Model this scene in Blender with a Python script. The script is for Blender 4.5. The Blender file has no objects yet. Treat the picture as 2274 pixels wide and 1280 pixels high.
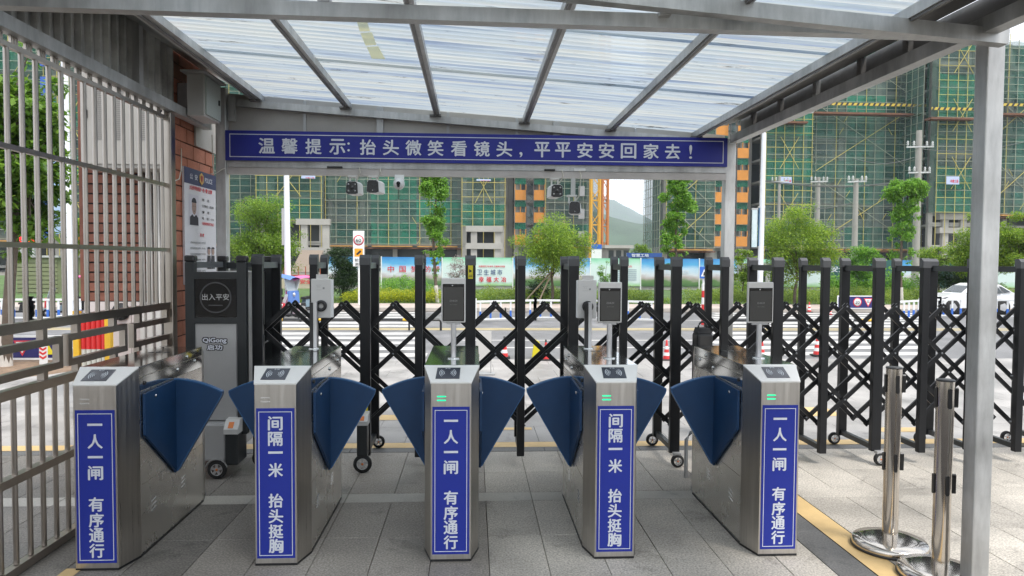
import bpy, bmesh, math, random
from mathutils import Vector, Matrix, noise
R = math.radians
random.seed(7)
scn = bpy.context.scene
col = scn.collection

# ---------------------------------------------------------------- camera
F, PW, PH, EYE = 1600.0, 2274.0, 1280.0, 1.57
_yaw, _pitch, _roll = math.atan(87 / F), math.atan(61.5 / F), 0.006
_f = Vector((math.sin(_yaw) * math.cos(_pitch), math.cos(_yaw) * math.cos(_pitch), -math.sin(_pitch)))
_r0 = Vector((math.cos(_yaw), -math.sin(_yaw), 0))
_u0 = _r0.cross(_f)
_r = _r0 * math.cos(_roll) + _u0 * math.sin(_roll)
_u = -_r0 * math.sin(_roll) + _u0 * math.cos(_roll)
cam_data = bpy.data.cameras.new("camera")
cam_data.sensor_width = 36
cam_data.lens = 36 * F / PW
cam_data.clip_start = 0.05
cam_data.clip_end = 6000
cam = bpy.data.objects.new("camera", cam_data)
col.objects.link(cam)
m = Matrix((( _r.x, _u.x, -_f.x, 0), (_r.y, _u.y, -_f.y, 0), (_r.z, _u.z, -_f.z, EYE), (0, 0, 0, 1)))
cam.matrix_world = m
scn.camera = cam

# ---------------------------------------------------------------- world, sun, exposure
SUN_EL, SUN_AZ = R(62), R(142)        # azimuth clockwise from +Y (the viewing direction)
world = bpy.data.worlds.new("World")
scn.world = world
world.use_nodes = True
wn, wl = world.node_tree.nodes, world.node_tree.links
wn.clear()
w_out = wn.new("ShaderNodeOutputWorld")
sky = wn.new("ShaderNodeTexSky")
sky.sky_type = 'NISHITA'
sky.sun_disc = False
sky.sun_elevation = SUN_EL
sky.sun_rotation = SUN_AZ
sky.dust_density = 2.0
bg1 = wn.new("ShaderNodeBackground"); bg1.inputs[1].default_value = 0.15
wl.new(sky.outputs[0], bg1.inputs[0])
bg2 = wn.new("ShaderNodeBackground")
bg2.inputs[0].default_value = (0.93, 0.96, 1.0, 1); bg2.inputs[1].default_value = 1.35
tc = wn.new("ShaderNodeTexCoord")
mp = wn.new("ShaderNodeMapping"); mp.inputs['Scale'].default_value = (1, 1, 2.6)
nz = wn.new("ShaderNodeTexNoise"); nz.inputs['Scale'].default_value = 1.8; nz.inputs['Detail'].default_value = 6
rp = wn.new("ShaderNodeValToRGB"); rp.color_ramp.elements[0].position = 0.28; rp.color_ramp.elements[1].position = 0.5
wl.new(tc.outputs['Generated'], mp.inputs[0]); wl.new(mp.outputs[0], nz.inputs[0]); wl.new(nz.outputs[0], rp.inputs[0])
wmix = wn.new("ShaderNodeMixShader")
wl.new(rp.outputs[0], wmix.inputs[0]); wl.new(bg1.outputs[0], wmix.inputs[1]); wl.new(bg2.outputs[0], wmix.inputs[2])
wl.new(wmix.outputs[0], w_out.inputs[0])

sun_d = bpy.data.lights.new("sun", 'SUN'); sun_d.energy = 2.7; sun_d.angle = R(13); sun_d.color = (1, 0.95, 0.88)
sun = bpy.data.objects.new("sun", sun_d); col.objects.link(sun)
_sd = Vector((math.sin(SUN_AZ) * math.cos(SUN_EL), math.cos(SUN_AZ) * math.cos(SUN_EL), math.sin(SUN_EL)))
sun.rotation_euler = _sd.to_track_quat('Z', 'Y').to_euler()
sun.location = (0, 0, 30)
scn.view_settings.view_transform = 'Standard'
scn.view_settings.look = 'None'
scn.view_settings.exposure = 0.5
scn.view_settings.gamma = 1
scn.view_settings.use_curve_mapping = False
scn.cycles.use_denoising = True
scn.cycles.denoising_input_passes = 'RGB_ALBEDO_NORMAL'
scn.cycles.denoising_prefilter = 'NONE'
scn.cycles.max_bounces = 10
scn.cycles.transparent_max_bounces = 24
scn.cycles.caustics_reflective = False
scn.cycles.caustics_refractive = False
scn.cycles.sample_clamp_indirect = 6

# ---------------------------------------------------------------- pixel -> point on a plane of the place
def P(px, py, X=None, Y=None, Z=None):
    d = _f + _r * ((px - PW / 2) / F) - _u * ((py - PH / 2) / F)
    if X is not None: t = X / d.x
    elif Y is not None: t = Y / d.y
    else: t = (Z - EYE) / d.z
    return Vector((0, 0, EYE)) + d * t
def G(px, py):
    return P(px, py, Z=0)

# ---------------------------------------------------------------- materials
MATS = {}
def mat(name, c, rough=0.6, metal=0.0, var=0.0, scale=6.0, bump=0.0, bscale=40.0, stretch=(1, 1, 1),
        rand=0.0, c2=None, alpha=None, transl=0.0, emit=0.0, spec=0.5, coat=0.0, dirt=0.0, detail=5, rvar=0.0):
    if name in MATS: return MATS[name]
    m = bpy.data.materials.new(name); m.use_nodes = True
    nt = m.node_tree; n, l = nt.nodes, nt.links
    b = n['Principled BSDF']; out = n['Material Output']
    b.inputs['Roughness'].default_value = rough; b.inputs['Metallic'].default_value = metal
    b.inputs['Specular IOR Level'].default_value = spec
    b.inputs['Coat Weight'].default_value = coat
    if len(c) == 3: c = (*c, 1)
    base = None
    tcn = n.new('ShaderNodeTexCoord'); mpn = n.new('ShaderNodeMapping'); mpn.inputs['Scale'].default_value = stretch
    l.new(tcn.outputs['Object'], mpn.inputs[0])
    if var > 0 or c2 is not None or rvar > 0:
        t = n.new('ShaderNodeTexNoise'); t.inputs['Scale'].default_value = scale; t.inputs['Detail'].default_value = detail
        t.inputs['Roughness'].default_value = 0.65
        l.new(mpn.outputs[0], t.inputs[0])
        mx = n.new('ShaderNodeMix'); mx.data_type = 'RGBA'
        rr = n.new('ShaderNodeMapRange'); rr.inputs[1].default_value = 0.3; rr.inputs[2].default_value = 0.7
        l.new(t.outputs[0], rr.inputs[0]); l.new(rr.outputs[0], mx.inputs[0])
        if c2 is None:
            ca = tuple(max(0, v * (1 - var)) for v in c[:3]) + (1,); cb = tuple(min(1, v * (1 + var)) for v in c[:3]) + (1,)
        else: ca, cb = c, (*c2, 1)
        mx.inputs[6].default_value = ca; mx.inputs[7].default_value = cb
        base = mx.outputs[2]
        if rvar > 0:
            r2 = n.new('ShaderNodeMapRange'); r2.inputs[1].default_value = 0.3; r2.inputs[2].default_value = 0.7
            r2.inputs[3].default_value = max(0.02, rough - rvar); r2.inputs[4].default_value = rough + rvar
            l.new(t.outputs[0], r2.inputs[0]); l.new(r2.outputs[0], b.inputs['Roughness'])
    if dirt > 0:
        t2 = n.new('ShaderNodeTexNoise'); t2.inputs['Scale'].default_value = 2.3; t2.inputs['Detail'].default_value = 8
        l.new(tcn.outputs['Object'], t2.inputs[0])
        r3 = n.new('ShaderNodeMapRange'); r3.inputs[1].default_value = 0.45; r3.inputs[2].default_value = 0.75; r3.inputs[4].default_value = dirt
        l.new(t2.outputs[0], r3.inputs[0])
        mx2 = n.new('ShaderNodeMix'); mx2.data_type = 'RGBA'
        l.new(r3.outputs[0], mx2.inputs[0])
        if base: l.new(base, mx2.inputs[6])
        else: mx2.inputs[6].default_value = c
        mx2.inputs[7].default_value = (0.09, 0.075, 0.06, 1)
        base = mx2.outputs[2]
    if rand > 0:
        oi = n.new('ShaderNodeObjectInfo'); h = n.new('ShaderNodeHueSaturation')
        r4 = n.new('ShaderNodeMapRange'); r4.inputs[3].default_value = 1 - rand; r4.inputs[4].default_value = 1 + rand
        l.new(oi.outputs['Random'], r4.inputs[0]); l.new(r4.outputs[0], h.inputs['Value'])
        if base: l.new(base, h.inputs['Color'])
        else: h.inputs['Color'].default_value = c
        base = h.outputs[0]
    if base: l.new(base, b.inputs['Base Color'])
    else: b.inputs['Base Color'].default_value = c
    if bump > 0:
        t5 = n.new('ShaderNodeTexNoise'); t5.inputs['Scale'].default_value = bscale; t5.inputs['Detail'].default_value = 4
        l.new(mpn.outputs[0], t5.inputs[0])
        bp = n.new('ShaderNodeBump'); bp.inputs['Strength'].default_value = bump; bp.inputs['Distance'].default_value = 0.01
        l.new(t5.outputs[0], bp.inputs['Height']); l.new(bp.outputs[0], b.inputs['Normal'])
    if emit > 0:
        b.inputs['Emission Color'].default_value = c; b.inputs['Emission Strength'].default_value = emit
    last = b.outputs[0]
    if transl > 0:
        tr = n.new('ShaderNodeBsdfTranslucent'); ms = n.new('ShaderNodeMixShader'); ms.inputs[0].default_value = transl
        if base: l.new(base, tr.inputs[0])
        else: tr.inputs[0].default_value = c
        l.new(last, ms.inputs[1]); l.new(tr.outputs[0], ms.inputs[2]); last = ms.outputs[0]
    if alpha is not None:
        tp = n.new('ShaderNodeBsdfTransparent'); ms = n.new('ShaderNodeMixShader'); ms.inputs[0].default_value = alpha
        l.new(tp.outputs[0], ms.inputs[1]); l.new(last, ms.inputs[2]); last = ms.outputs[0]
    l.new(last, out.inputs[0])
    MATS[name] = m
    return m

M_galv = mat('galvanised_steel', (0.50, 0.505, 0.50), 0.46, 0.55, var=0.28, scale=9, stretch=(1, 1, .22), bump=0.05, bscale=90, dirt=0.45, rvar=0.12)
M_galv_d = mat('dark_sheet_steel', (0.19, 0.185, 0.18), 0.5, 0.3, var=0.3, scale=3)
M_clad = mat('cladding_steel', (0.52, 0.52, 0.50), 0.38, 0.75, var=0.4, scale=3, dirt=0.5)
M_fascia = mat('fascia_panel_grey', (0.44, 0.42, 0.39), 0.55, 0.1, var=0.12, scale=2, dirt=0.25)
M_brush = mat('brushed_stainless', (0.60, 0.57, 0.53), 0.33, 1.0, var=0.10, scale=60, stretch=(1, 1, 0.03), bump=0.04, bscale=160, rvar=0.06)
M_side = mat('side_stainless', (0.74, 0.71, 0.665), 0.27, 1.0, var=0.03, scale=3, rvar=0.04)
M_mirror = mat('polished_stainless', (0.62, 0.63, 0.62), 0.10, 1.0, var=0.05, scale=4, bump=0.004, bscale=5)
M_cap = mat('white_steel_cap', (0.74, 0.73, 0.70), 0.42, 0.15, var=0.04, scale=5)
M_fence = mat('fence_stainless', (0.36, 0.325, 0.29), 0.28, 1.0, var=0.08, scale=5)
M_black = mat('black_powder_coat', (0.0065, 0.007, 0.0085), 0.4, 0.0, var=0.25, scale=4, spec=0.35, bump=0.01, bscale=200)
M_blackcap = mat('black_plastic', (0.014, 0.014, 0.015), 0.35, 0.0)
M_anthra = mat('anthracite_coat', (0.015, 0.018, 0.0195), 0.42, 0.0, var=0.15, scale=3)
M_greysteel = mat('grey_crossbar', (0.16, 0.17, 0.185), 0.35, 0.5, var=0.1, scale=5)
M_silver = mat('silver_panel', (0.42, 0.42, 0.42), 0.4, 0.35, var=0.05, scale=4)
M_white = mat('white_paint', (0.74, 0.75, 0.75), 0.45, var=0.05, scale=5)
M_whiteg = mat('warm_white_enclosure', (0.60, 0.59, 0.57), 0.45, var=0.04, scale=5)
M_pole = mat('whitewashed_steel', (0.72, 0.74, 0.77), 0.4, var=0.06, scale=3)
M_blue = mat('blue_vinyl', (0.017, 0.032, 0.285), 0.42, var=0.04, scale=3, spec=0.35)
M_navy = mat('navy_vinyl', (0.017, 0.024, 0.24), 0.42, var=0.05, scale=2, spec=0.35, dirt=0.04)
M_letter = mat('white_vinyl', (0.66, 0.68, 0.74), 0.5)
M_wing = mat('blue_wing_foam', (0.008, 0.042, 0.115), 0.5, var=0.12, scale=5, spec=0.4)
M_wingedge = mat('blue_wing_highlight', (0.02, 0.10, 0.25), 0.4)
M_glassblk = mat('black_glass', (0.008, 0.008, 0.009), 0.15, spec=0.35)
M_screen = mat('dim_screen', (0.045, 0.045, 0.045), 0.1, spec=0.6)
M_scrtext = mat('screen_text', (0.22, 0.22, 0.22), 0.3)
M_led = mat('green_led', (0.0, 0.75, 0.30), 0.4, emit=0.9)
M_ledoff = mat('unlit_strip', (0.55, 0.53, 0.5), 0.3)
M_amber = mat('amber_lens', (0.65, 0.18, 0.03), 0.3)
M_tyre = mat('tyre_rubber', (0.012, 0.012, 0.012), 0.75)
M_rim = mat('silver_rim', (0.55, 0.55, 0.56), 0.3, 0.7)
M_red = mat('red_paint', (0.60, 0.03, 0.03), 0.45)
M_sred = mat('sign_red', (0.62, 0.03, 0.05), 0.45)
M_yellow = mat('yellow_paint', (0.72, 0.42, 0.02), 0.5, var=0.1)
M_sticker = mat('yellow_sticker', (0.70, 0.60, 0.02), 0.5)
M_blackp = mat('black_print', (0.02, 0.02, 0.022), 0.6)
M_signblue = mat('sign_blue', (0.02, 0.12, 0.5), 0.45)
M_mortar = mat('dark_mortar', (0.02, 0.017, 0.017), 0.9)
M_brick_o = mat('orange_brick', (0.42, 0.155, 0.09), 0.75, var=0.18, scale=9, bump=0.3, bscale=60, rand=0.16)
M_brick_d = mat('russet_brick', (0.20, 0.078, 0.052), 0.8, var=0.2, scale=9, bump=0.3, bscale=60, rand=0.18)
M_cable = mat('cream_cable', (0.6, 0.58, 0.5), 0.5)
M_conc = mat('concrete', (0.36, 0.35, 0.33), 0.85, var=0.18, scale=1.2, bump=0.2, bscale=12)

# granite tiles: a speckle on top of slow stains
def granite(name, c, speck=0.35, rand=0.08, wet=0.0):
    m = mat(name, c, 0.62, rand=rand)
    nt = m.node_tree; n, l = nt.nodes, nt.links
    b = n['Principled BSDF']
    tcn = n.new('ShaderNodeTexCoord')
    geo = n.new('ShaderNodeNewGeometry')
    v = n.new('ShaderNodeTexNoise'); v.inputs['Scale'].default_value = 95; v.inputs['Detail'].default_value = 2
    l.new(geo.outputs['Position'], v.inputs[0])
    s = n.new('ShaderNodeTexNoise'); s.inputs['Scale'].default_value = 1.5; s.inputs['Detail'].default_value = 7
    l.new(geo.outputs['Position'], s.inputs[0])
    r1 = n.new('ShaderNodeMapRange'); r1.inputs[1].default_value = .32; r1.inputs[2].default_value = .68
    r1.inputs[3].default_value = 1 - speck; r1.inputs[4].default_value = 1 + speck
    l.new(v.outputs[0], r1.inputs[0])
    r2 = n.new('ShaderNodeMapRange'); r2.inputs[1].default_value = .3; r2.inputs[2].default_value = .7
    r2.inputs[3].default_value = .62; r2.inputs[4].default_value = 1.2
    l.new(s.outputs[0], r2.inputs[0])
    st = n.new('ShaderNodeTexNoise'); st.inputs['Scale'].default_value = 3.4; st.inputs['Detail'].default_value = 9; st.inputs['Roughness'].default_value = .7; st.inputs['Distortion'].default_value = .6
    l.new(geo.outputs['Position'], st.inputs[0])
    rs = n.new('ShaderNodeMapRange'); rs.inputs[1].default_value = .56; rs.inputs[2].default_value = .66; rs.inputs[3].default_value = 1.0; rs.inputs[4].default_value = .68
    l.new(st.outputs[0], rs.inputs[0])
    m0 = n.new('ShaderNodeMath'); m0.operation = 'MULTIPLY'; l.new(r1.outputs[0], m0.inputs[0]); l.new(rs.outputs[0], m0.inputs[1])
    mu = n.new('ShaderNodeMath'); mu.operation = 'MULTIPLY'; l.new(m0.outputs[0], mu.inputs[0]); l.new(r2.outputs[0], mu.inputs[1])
    h = n.new('ShaderNodeHueSaturation')
    if b.inputs['Base Color'].links: l.new(b.inputs['Base Color'].links[0].from_socket, h.inputs['Color'])
    else: h.inputs['Color'].default_value = (*c, 1)
    l.new(mu.outputs[0], h.inputs['Value'])
    l.new(h.outputs[0], b.inputs['Base Color'])
    r3 = n.new('ShaderNodeMapRange'); r3.inputs[1].default_value = .3; r3.inputs[2].default_value = .7
    r3.inputs[3].default_value = .42; r3.inputs[4].default_value = .75
    l.new(s.outputs[0], r3.inputs[0]); l.new(r3.outputs[0], b.inputs['Roughness'])
    bp = n.new('ShaderNodeBump'); bp.inputs['Strength'].default_value = .15; bp.inputs['Distance'].default_value = .002
    l.new(v.outputs[0], bp.inputs['Height']); l.new(bp.outputs[0], b.inputs['Normal'])
    return m
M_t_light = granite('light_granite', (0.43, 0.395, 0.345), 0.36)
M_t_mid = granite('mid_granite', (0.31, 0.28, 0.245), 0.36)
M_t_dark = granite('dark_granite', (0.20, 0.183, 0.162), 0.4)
M_t_strip = granite('smooth_granite', (0.47, 0.445, 0.40), 0.12)
M_plaza = granite('pale_paving', (0.35, 0.335, 0.32), 0.1, rand=0.07)
M_road = granite('worn_asphalt', (0.19, 0.187, 0.19), 0.12, rand=0.0)
M_blackstrip = granite('dark_edging', (0.13, 0.128, 0.125), 0.3)
M_linewhite = mat('road_white', (0.58, 0.57, 0.55), 0.6, var=0.16, scale=1.5, dirt=0.3)
M_lineyellow = mat('road_yellow', (0.60, 0.42, 0.19), 0.6, var=0.18, scale=2.5, dirt=0.2)
M_liney2 = mat('road_yellow_pale', (0.66, 0.52, 0.22), 0.6, var=0.1, scale=2, dirt=0.1)
M_kerb = mat('kerb_stone', (0.42, 0.38, 0.34), 0.8, var=0.12, scale=2)
M_grass = mat('verge_green', (0.07, 0.13, 0.03), 0.9, var=0.4, scale=1.2, bump=0.6, bscale=8)

# ---------------------------------------------------------------- mesh builder (world or local coordinates)
class MB:
    def __init__(s): s.v, s.f, s.mi, s.sm = [], [], [], []
    def add(s, vs, fs, mi=0, smooth=False):
        o = len(s.v); s.v += [tuple(v) for v in vs]
        for f in fs: s.f.append([i + o for i in f]); s.mi.append(mi); s.sm.append(smooth)
        return s
    def box(s, x0, x1, y0, y1, z0, z1, mi=0, bev=0.0):
        if bev <= 0:
            v = [(x, y, z) for z in (z0, z1) for y in (y0, y1) for x in (x0, x1)]
            return s.add(v, [(0, 2, 3, 1), (4, 5, 7, 6), (0, 1, 5, 4), (2, 6, 7, 3), (0, 4, 6, 2), (1, 3, 7, 5)], mi)
        bm = bmesh.new(); bmesh.ops.create_cube(bm, size=1)
        for v in bm.verts: v.co = ((x0 + x1) / 2 + v.co.x * (x1 - x0), (y0 + y1) / 2 + v.co.y * (y1 - y0), (z0 + z1) / 2 + v.co.z * (z1 - z0))
        bmesh.ops.bevel(bm, geom=bm.edges[:], offset=bev, segments=2, affect='EDGES', profile=0.5)
        return s.bm(bm, mi)
    def bm(s, bm, mi=0, smooth=False):
        bm.verts.index_update()
        s.add([v.co[:] for v in bm.verts], [[v.index for v in f.verts] for f in bm.faces], mi, smooth); bm.free(); return s
    def bar(s, a, b, w, h, up=(0, 0, 1), mi=0):
        a, b = Vector(a), Vector(b); d = (b - a).normalized(); up = Vector(up)
        if abs(d.dot(up)) > 0.98: up = Vector((0, 1, 0))
        r = d.cross(up).normalized(); u = r.cross(d)
        vs = [p + r * (sx * w / 2) + u * (sz * h / 2) for p in (a, b) for sz in (-1, 1) for sx in (-1, 1)]
        return s.add(vs, [(0, 2, 3, 1), (4, 5, 7, 6), (0, 1, 5, 4), (2, 6, 7, 3), (0, 4, 6, 2), (1, 3, 7, 5)], mi)
    def tube(s, pts, r, n=8, mi=0, cap=True, r2=None, smooth=True):
        pts = [Vector(p) for p in pts]; N = len(pts); rings = []
        for i, p in enumerate(pts):
            d = (pts[min(i + 1, N - 1)] - pts[max(i - 1, 0)]).normalized()
            up = Vector((0, 0, 1)) if abs(d.z) < 0.95 else Vector((1, 0, 0))
            a = d.cross(up).normalized(); b = a.cross(d)
            rr = r if r2 is None else r + (r2 - r) * i / (N - 1)
            rings.append([p + a * (math.cos(2 * math.pi * k / n) * rr) + b * (math.sin(2 * math.pi * k / n) * rr) for k in range(n)])
        vs = [v for g in rings for v in g]
        fs = [(i * n + k, i * n + (k + 1) % n, (i + 1) * n + (k + 1) % n, (i + 1) * n + k) for i in range(N - 1) for k in range(n)]
        s.add(vs, fs, mi, smooth)
        if cap: s.add(rings[0], [list(range(n))[::-1]], mi); s.add(rings[-1], [list(range(n))], mi)
        return s
    def lathe(s, prof, c=(0, 0, 0), n=20, mi=0, axis='Z', smooth=True):
        c = Vector(c); vs = []
        for r, h in prof:
            for k in range(n):
                a = 2 * math.pi * k / n; x, y = r * math.cos(a), r * math.sin(a)
                vs.append(c + (Vector((x, y, h)) if axis == 'Z' else Vector((x, h, y)) if axis == 'Y' else Vector((h, x, y))))
        fs = [(i * n + k, i * n + (k + 1) % n, (i + 1) * n + (k + 1) % n, (i + 1) * n + k) for i in range(len(prof) - 1) for k in range(n)]
        return s.add(vs, fs, mi, smooth)
    def prism(s, poly, d, mi=0):
        """poly: 3D points of a face; d: extrusion vector"""
        n = len(poly); d = Vector(d); a = [Vector(p) for p in poly]; b = [p + d for p in a]
        return s.add(a + b, [list(range(n))[::-1], list(range(n, 2 * n))] + [(i, (i + 1) % n, n + (i + 1) % n, n + i) for i in range(n)], mi)
    def build(s, name, mats, parent=None, world=True):
        me = bpy.data.meshes.new(name)
        off = Vector((0, 0, 0))
        if parent is not None and world:
            q = parent
            while q is not None: off += q.location; q = q.parent
        me.from_pydata([(v[0] - off.x, v[1] - off.y, v[2] - off.z) for v in s.v], [], s.f)
        if not isinstance(mats, (list, tuple)): mats = [mats]
        for m_ in mats: me.materials.append(m_)
        me.polygons.foreach_set('material_index', s.mi); me.polygons.foreach_set('use_smooth', s.sm)
        bm = bmesh.new(); bm.from_mesh(me); bmesh.ops.recalc_face_normals(bm, faces=bm.faces[:]); bm.to_mesh(me); bm.free()
        me.update()
        o = bpy.data.objects.new(name, me); col.objects.link(o)
        if parent is not None: o.parent = parent
        return o

def tag(o, label=None, cat=None, group=None, kind=None):
    if label: o['label'] = label
    if cat: o['category'] = cat
    if group: o['group'] = group
    if kind: o['kind'] = kind
    return o
def thing(name, label, cat, loc=(0, 0, 0), rz=0.0, group=None):
    o = bpy.data.objects.new(name, None); o.empty_display_size = 0.2; col.objects.link(o)
    o.location = loc; o.rotation_euler = (0, 0, rz)
    return tag(o, label, cat, group)
def copy_tree(o, parent=None):
    c = o.copy(); col.objects.link(c); c.parent = parent
    for ch in list(o.children): copy_tree(ch, c)
    return c
def inst(src, name, parent, loc, rot=(0, 0, 0), scale=(1, 1, 1)):
    o = bpy.data.objects.new(name, src.data if hasattr(src, 'data') else src)
    col.objects.link(o); o.parent = parent; o.location = loc; o.rotation_euler = rot; o.scale = scale
    return o

# lettering: glyph outlines turned into thin real meshes
def text_mb(txt, size, bold=0.0, align='CENTER', depth=0.0):
    cu = bpy.data.curves.new('lettering', 'FONT'); cu.body = txt; cu.size = size; cu.align_x = align; cu.align_y = 'CENTER'
    cu.offset = bold * size; cu.resolution_u = 3; cu.extrude = depth
    o = bpy.data.objects.new('lettering', cu); col.objects.link(o)
    dg = bpy.context.evaluated_depsgraph_get()
    me = bpy.data.meshes.new_from_object(o.evaluated_get(dg))
    v = [x.co.copy() for x in me.vertices]; f = [list(p.vertices) for p in me.polygons]
    bpy.data.objects.remove(o); bpy.data.curves.remove(cu); bpy.data.meshes.remove(me)
    return v, f
def put_text(mb, txt, size, c, xa=(1, 0, 0), ya=(0, 0, 1), bold=0.02, mi=0, align='CENTER', fit=None):
    """writes txt on the plane through c spanned by xa, ya; fit=(w,h) scales the glyphs to that box"""
    v, f = text_mb(txt, size, 0.0, align)
    if not v: return mb
    c, xa, ya = Vector(c), Vector(xa), Vector(ya)
    x0, x1 = min(p.x for p in v), max(p.x for p in v); y0, y1 = min(p.y for p in v), max(p.y for p in v)
    sx = sy = 1; cx = cy = 0
    if fit:
        sx = fit[0] / max(x1 - x0, 1e-6) if fit[0] else 1; sy = fit[1] / max(y1 - y0, 1e-6) if fit[1] else 1
        cx, cy = (x0 + x1) / 2, (y0 + y1) / 2
    # weight: the same glyph laid several times, each a hair in front of the last
    nrm = xa.cross(ya).normalized(); hgt = (y1 - y0) * sy; b = bold * hgt
    for k, (ox, oy) in enumerate(((0, 0), (b, 0), (-b, 0), (0, b * .8), (0, -b * .8)) + (((b * .7, b * .7), (-b * .7, b * .7), (b * .7, -b * .7), (-b * .7, -b * .7)) if bold > .12 else ()) if b > 0 else ((0, 0),)):
        mb.add([c + xa * ((p.x - cx) * sx + ox) + ya * ((p.y - cy) * sy + oy) + nrm * (k * .00012) for p in v], f, mi)
    return mb
def frame_mb(mb, x0, x1, z0, z1, w, y, mi=0, t=0.001):
    mb.box(x0, x1, y - t, y, z0, z0 + w, mi); mb.box(x0, x1, y - t, y, z1 - w, z1, mi)
    mb.box(x0, x0 + w, y - t, y, z0 + w, z1 - w, mi); mb.box(x1 - w, x1, y - t, y, z0 + w, z1 - w, mi)
    return mb
# ================================================================ GROUND
def sheet(name, x0, x1, y0, y1, z, m, parent=None):
    mb = MB(); mb.add([(x0, y0, z), (x1, y0, z), (x1, y1, z), (x0, y1, z)], [(0, 1, 2, 3)]); return mb.build(name, m, parent)
gm = mat('distant_ground', (0.20, 0.19, 0.16), 0.9, var=0.3, scale=0.05)
ground = tag(sheet('ground', -3000, 3000, -400, 2800, -0.06, gm), kind='structure')

def tile_mesh(w, l, t=0.03, g=0.0016, b=0.002):
    mb = MB(); x, y = w / 2 - g, l / 2 - g
    v = [(-x, -y, -t), (x, -y, -t), (x, y, -t), (-x, y, -t), (-x, -y, -b), (x, -y, -b), (x, y, -b), (-x, y, -b),
         (-x + b, -y + b, 0), (x - b, -y + b, 0), (x - b, y - b, 0), (-x + b, y - b, 0)]
    f = [(0, 1, 5, 4), (1, 2, 6, 5), (2, 3, 7, 6), (3, 0, 4, 7), (4, 5, 9, 8), (5, 6, 10, 9), (6, 7, 11, 10), (7, 4, 8, 11), (8, 9, 10, 11)]
    mb.add(v, f); return mb
floor = MB().box(-4.2, 7.6, -3.0, 6.0, -0.05, -0.022).build('floor', M_mortar); tag(floor, kind='structure')
_tiles = {}
def lay(parent, x0, x1, y0, y1, m, z=0.0):
    k = (round(x1 - x0, 3), round(y1 - y0, 3), m.name)
    if k not in _tiles:
        o = tile_mesh(x1 - x0, y1 - y0).build('tile', m); _tiles[k] = o.data; bpy.data.objects.remove(o)
    o = bpy.data.objects.new('tile', _tiles[k]); col.objects.link(o); o.parent = parent
    o.location = ((x0 + x1) / 2, (y0 + y1) / 2, z + random.uniform(-0.0012, 0.0))
    return o
TW = 0.305
rows = [(2.25, 2.85), (2.85, 3.45), (3.45, 4.05), (4.05, 4.65), (4.82, 5.28), (5.28, 5.86)]
for (a, b) in rows:
    for k in range(-14, 24):
        x0 = 0.09 + TW * k; x1 = x0 + TW
        if x1 > 1.86 and x0 < 2.2: continue
        if x0 > 2.2: x0 -= 0.025; x1 -= 0.025
        if a < 2.8 and abs((x0 + x1) / 2) > 3.3: continue
        if (x0 + x1) / 2 < -a * 0.8 - .7 or (x0 + x1) / 2 > a * .9 + 1.6: continue
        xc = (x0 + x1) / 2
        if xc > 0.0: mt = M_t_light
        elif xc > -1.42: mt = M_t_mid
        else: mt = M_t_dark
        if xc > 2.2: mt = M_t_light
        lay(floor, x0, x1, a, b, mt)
for k in range(-7, 12):
    x0 = -0.215 + 0.61 * k; x1 = x0 + 0.61
    if x1 > 2.0 and x0 < 2.2: x1 = 2.03
    if x0 > 2.03: continue
    if x0 < -4.1: continue
    lay(floor, x0, x1, 4.65, 4.82, M_t_strip)
for k in range(2, 9):
    lay(floor, 2.2 + TW * 2 * (k - 2), 2.2 + TW * 2 * (k - 1), 4.65, 4.82, M_t_light) if 2.2 + TW * 2 * (k - 1) < 5.2 else None
for y0, y1 in ((2.25, 2.85), (2.85, 3.45), (3.45, 4.05), (4.05, 4.65), (4.82, 5.28), (5.28, 5.86)): lay(floor, 1.615, 1.838, y0, y1, M_t_light)
# dark edging band and yellow line running away from the camera beside the lane
for i in range(6):
    y0 = 2.25 + 0.6 * i; lay(floor, 1.84, 2.035, y0, y0 + 0.6, M_blackstrip)
yl = sheet('yellow_line', 2.04, 2.195, 2.0, 5.9, -0.001, M_lineyellow, floor)
yl2 = sheet('yellow_line', -2.04, -1.96, 2.0, 3.69, 0.004, M_lineyellow, floor)
for k in range(-6, 10):
    lay(floor, -0.2 + 0.8 * k, 0.6 + 0.8 * k, 5.865, 5.995, M_blackstrip) if abs(0.2 + 0.8 * k) < 5 else None

plaza = MB().box(-60, 60, 6.0, 11.3, -0.05, -0.022).build('plaza', M_conc); tag(plaza, kind='structure')
n_t = 0
for j in range(9):
    y0 = 6.17 + 0.58 * j; y1 = y0 + 0.58
    for k in range(-14, 16):
        x0 = 0.3 * (j % 2) + 0.58 * k; x1 = x0 + 0.58; xc = (x0 + x1) / 2
        if xc < -y0 * 0.68 - 0.4 or xc > y0 * 0.84 + 0.4 or n_t >= 300: continue
        lay(plaza, x0, x1, y0, y1, M_plaza); n_t += 1
sheet('yellow_line', -9, 14, 6.0, 6.165, 0.0, M_lineyellow, plaza)
pw = sheet('pavement', -60, 60, -3, 11.39, -0.03, M_plaza); tag(pw, kind='structure')
for (px0, px1, py0, py1) in [(840, 925, 922, 934), (1060, 1180, 950, 956), (1770, 1830, 905, 925), (1960, 2040, 950, 960)]:
    a, b = G(px0, py1), G(px1, py0)
    sheet('yellow_mark', a.x, b.x, a.y, b.y, 0.003, M_lineyellow, plaza)

road = sheet('road', -200, 200, 11.4, 22.0, -0.012, M_road); tag(road, kind='structure')
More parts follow.
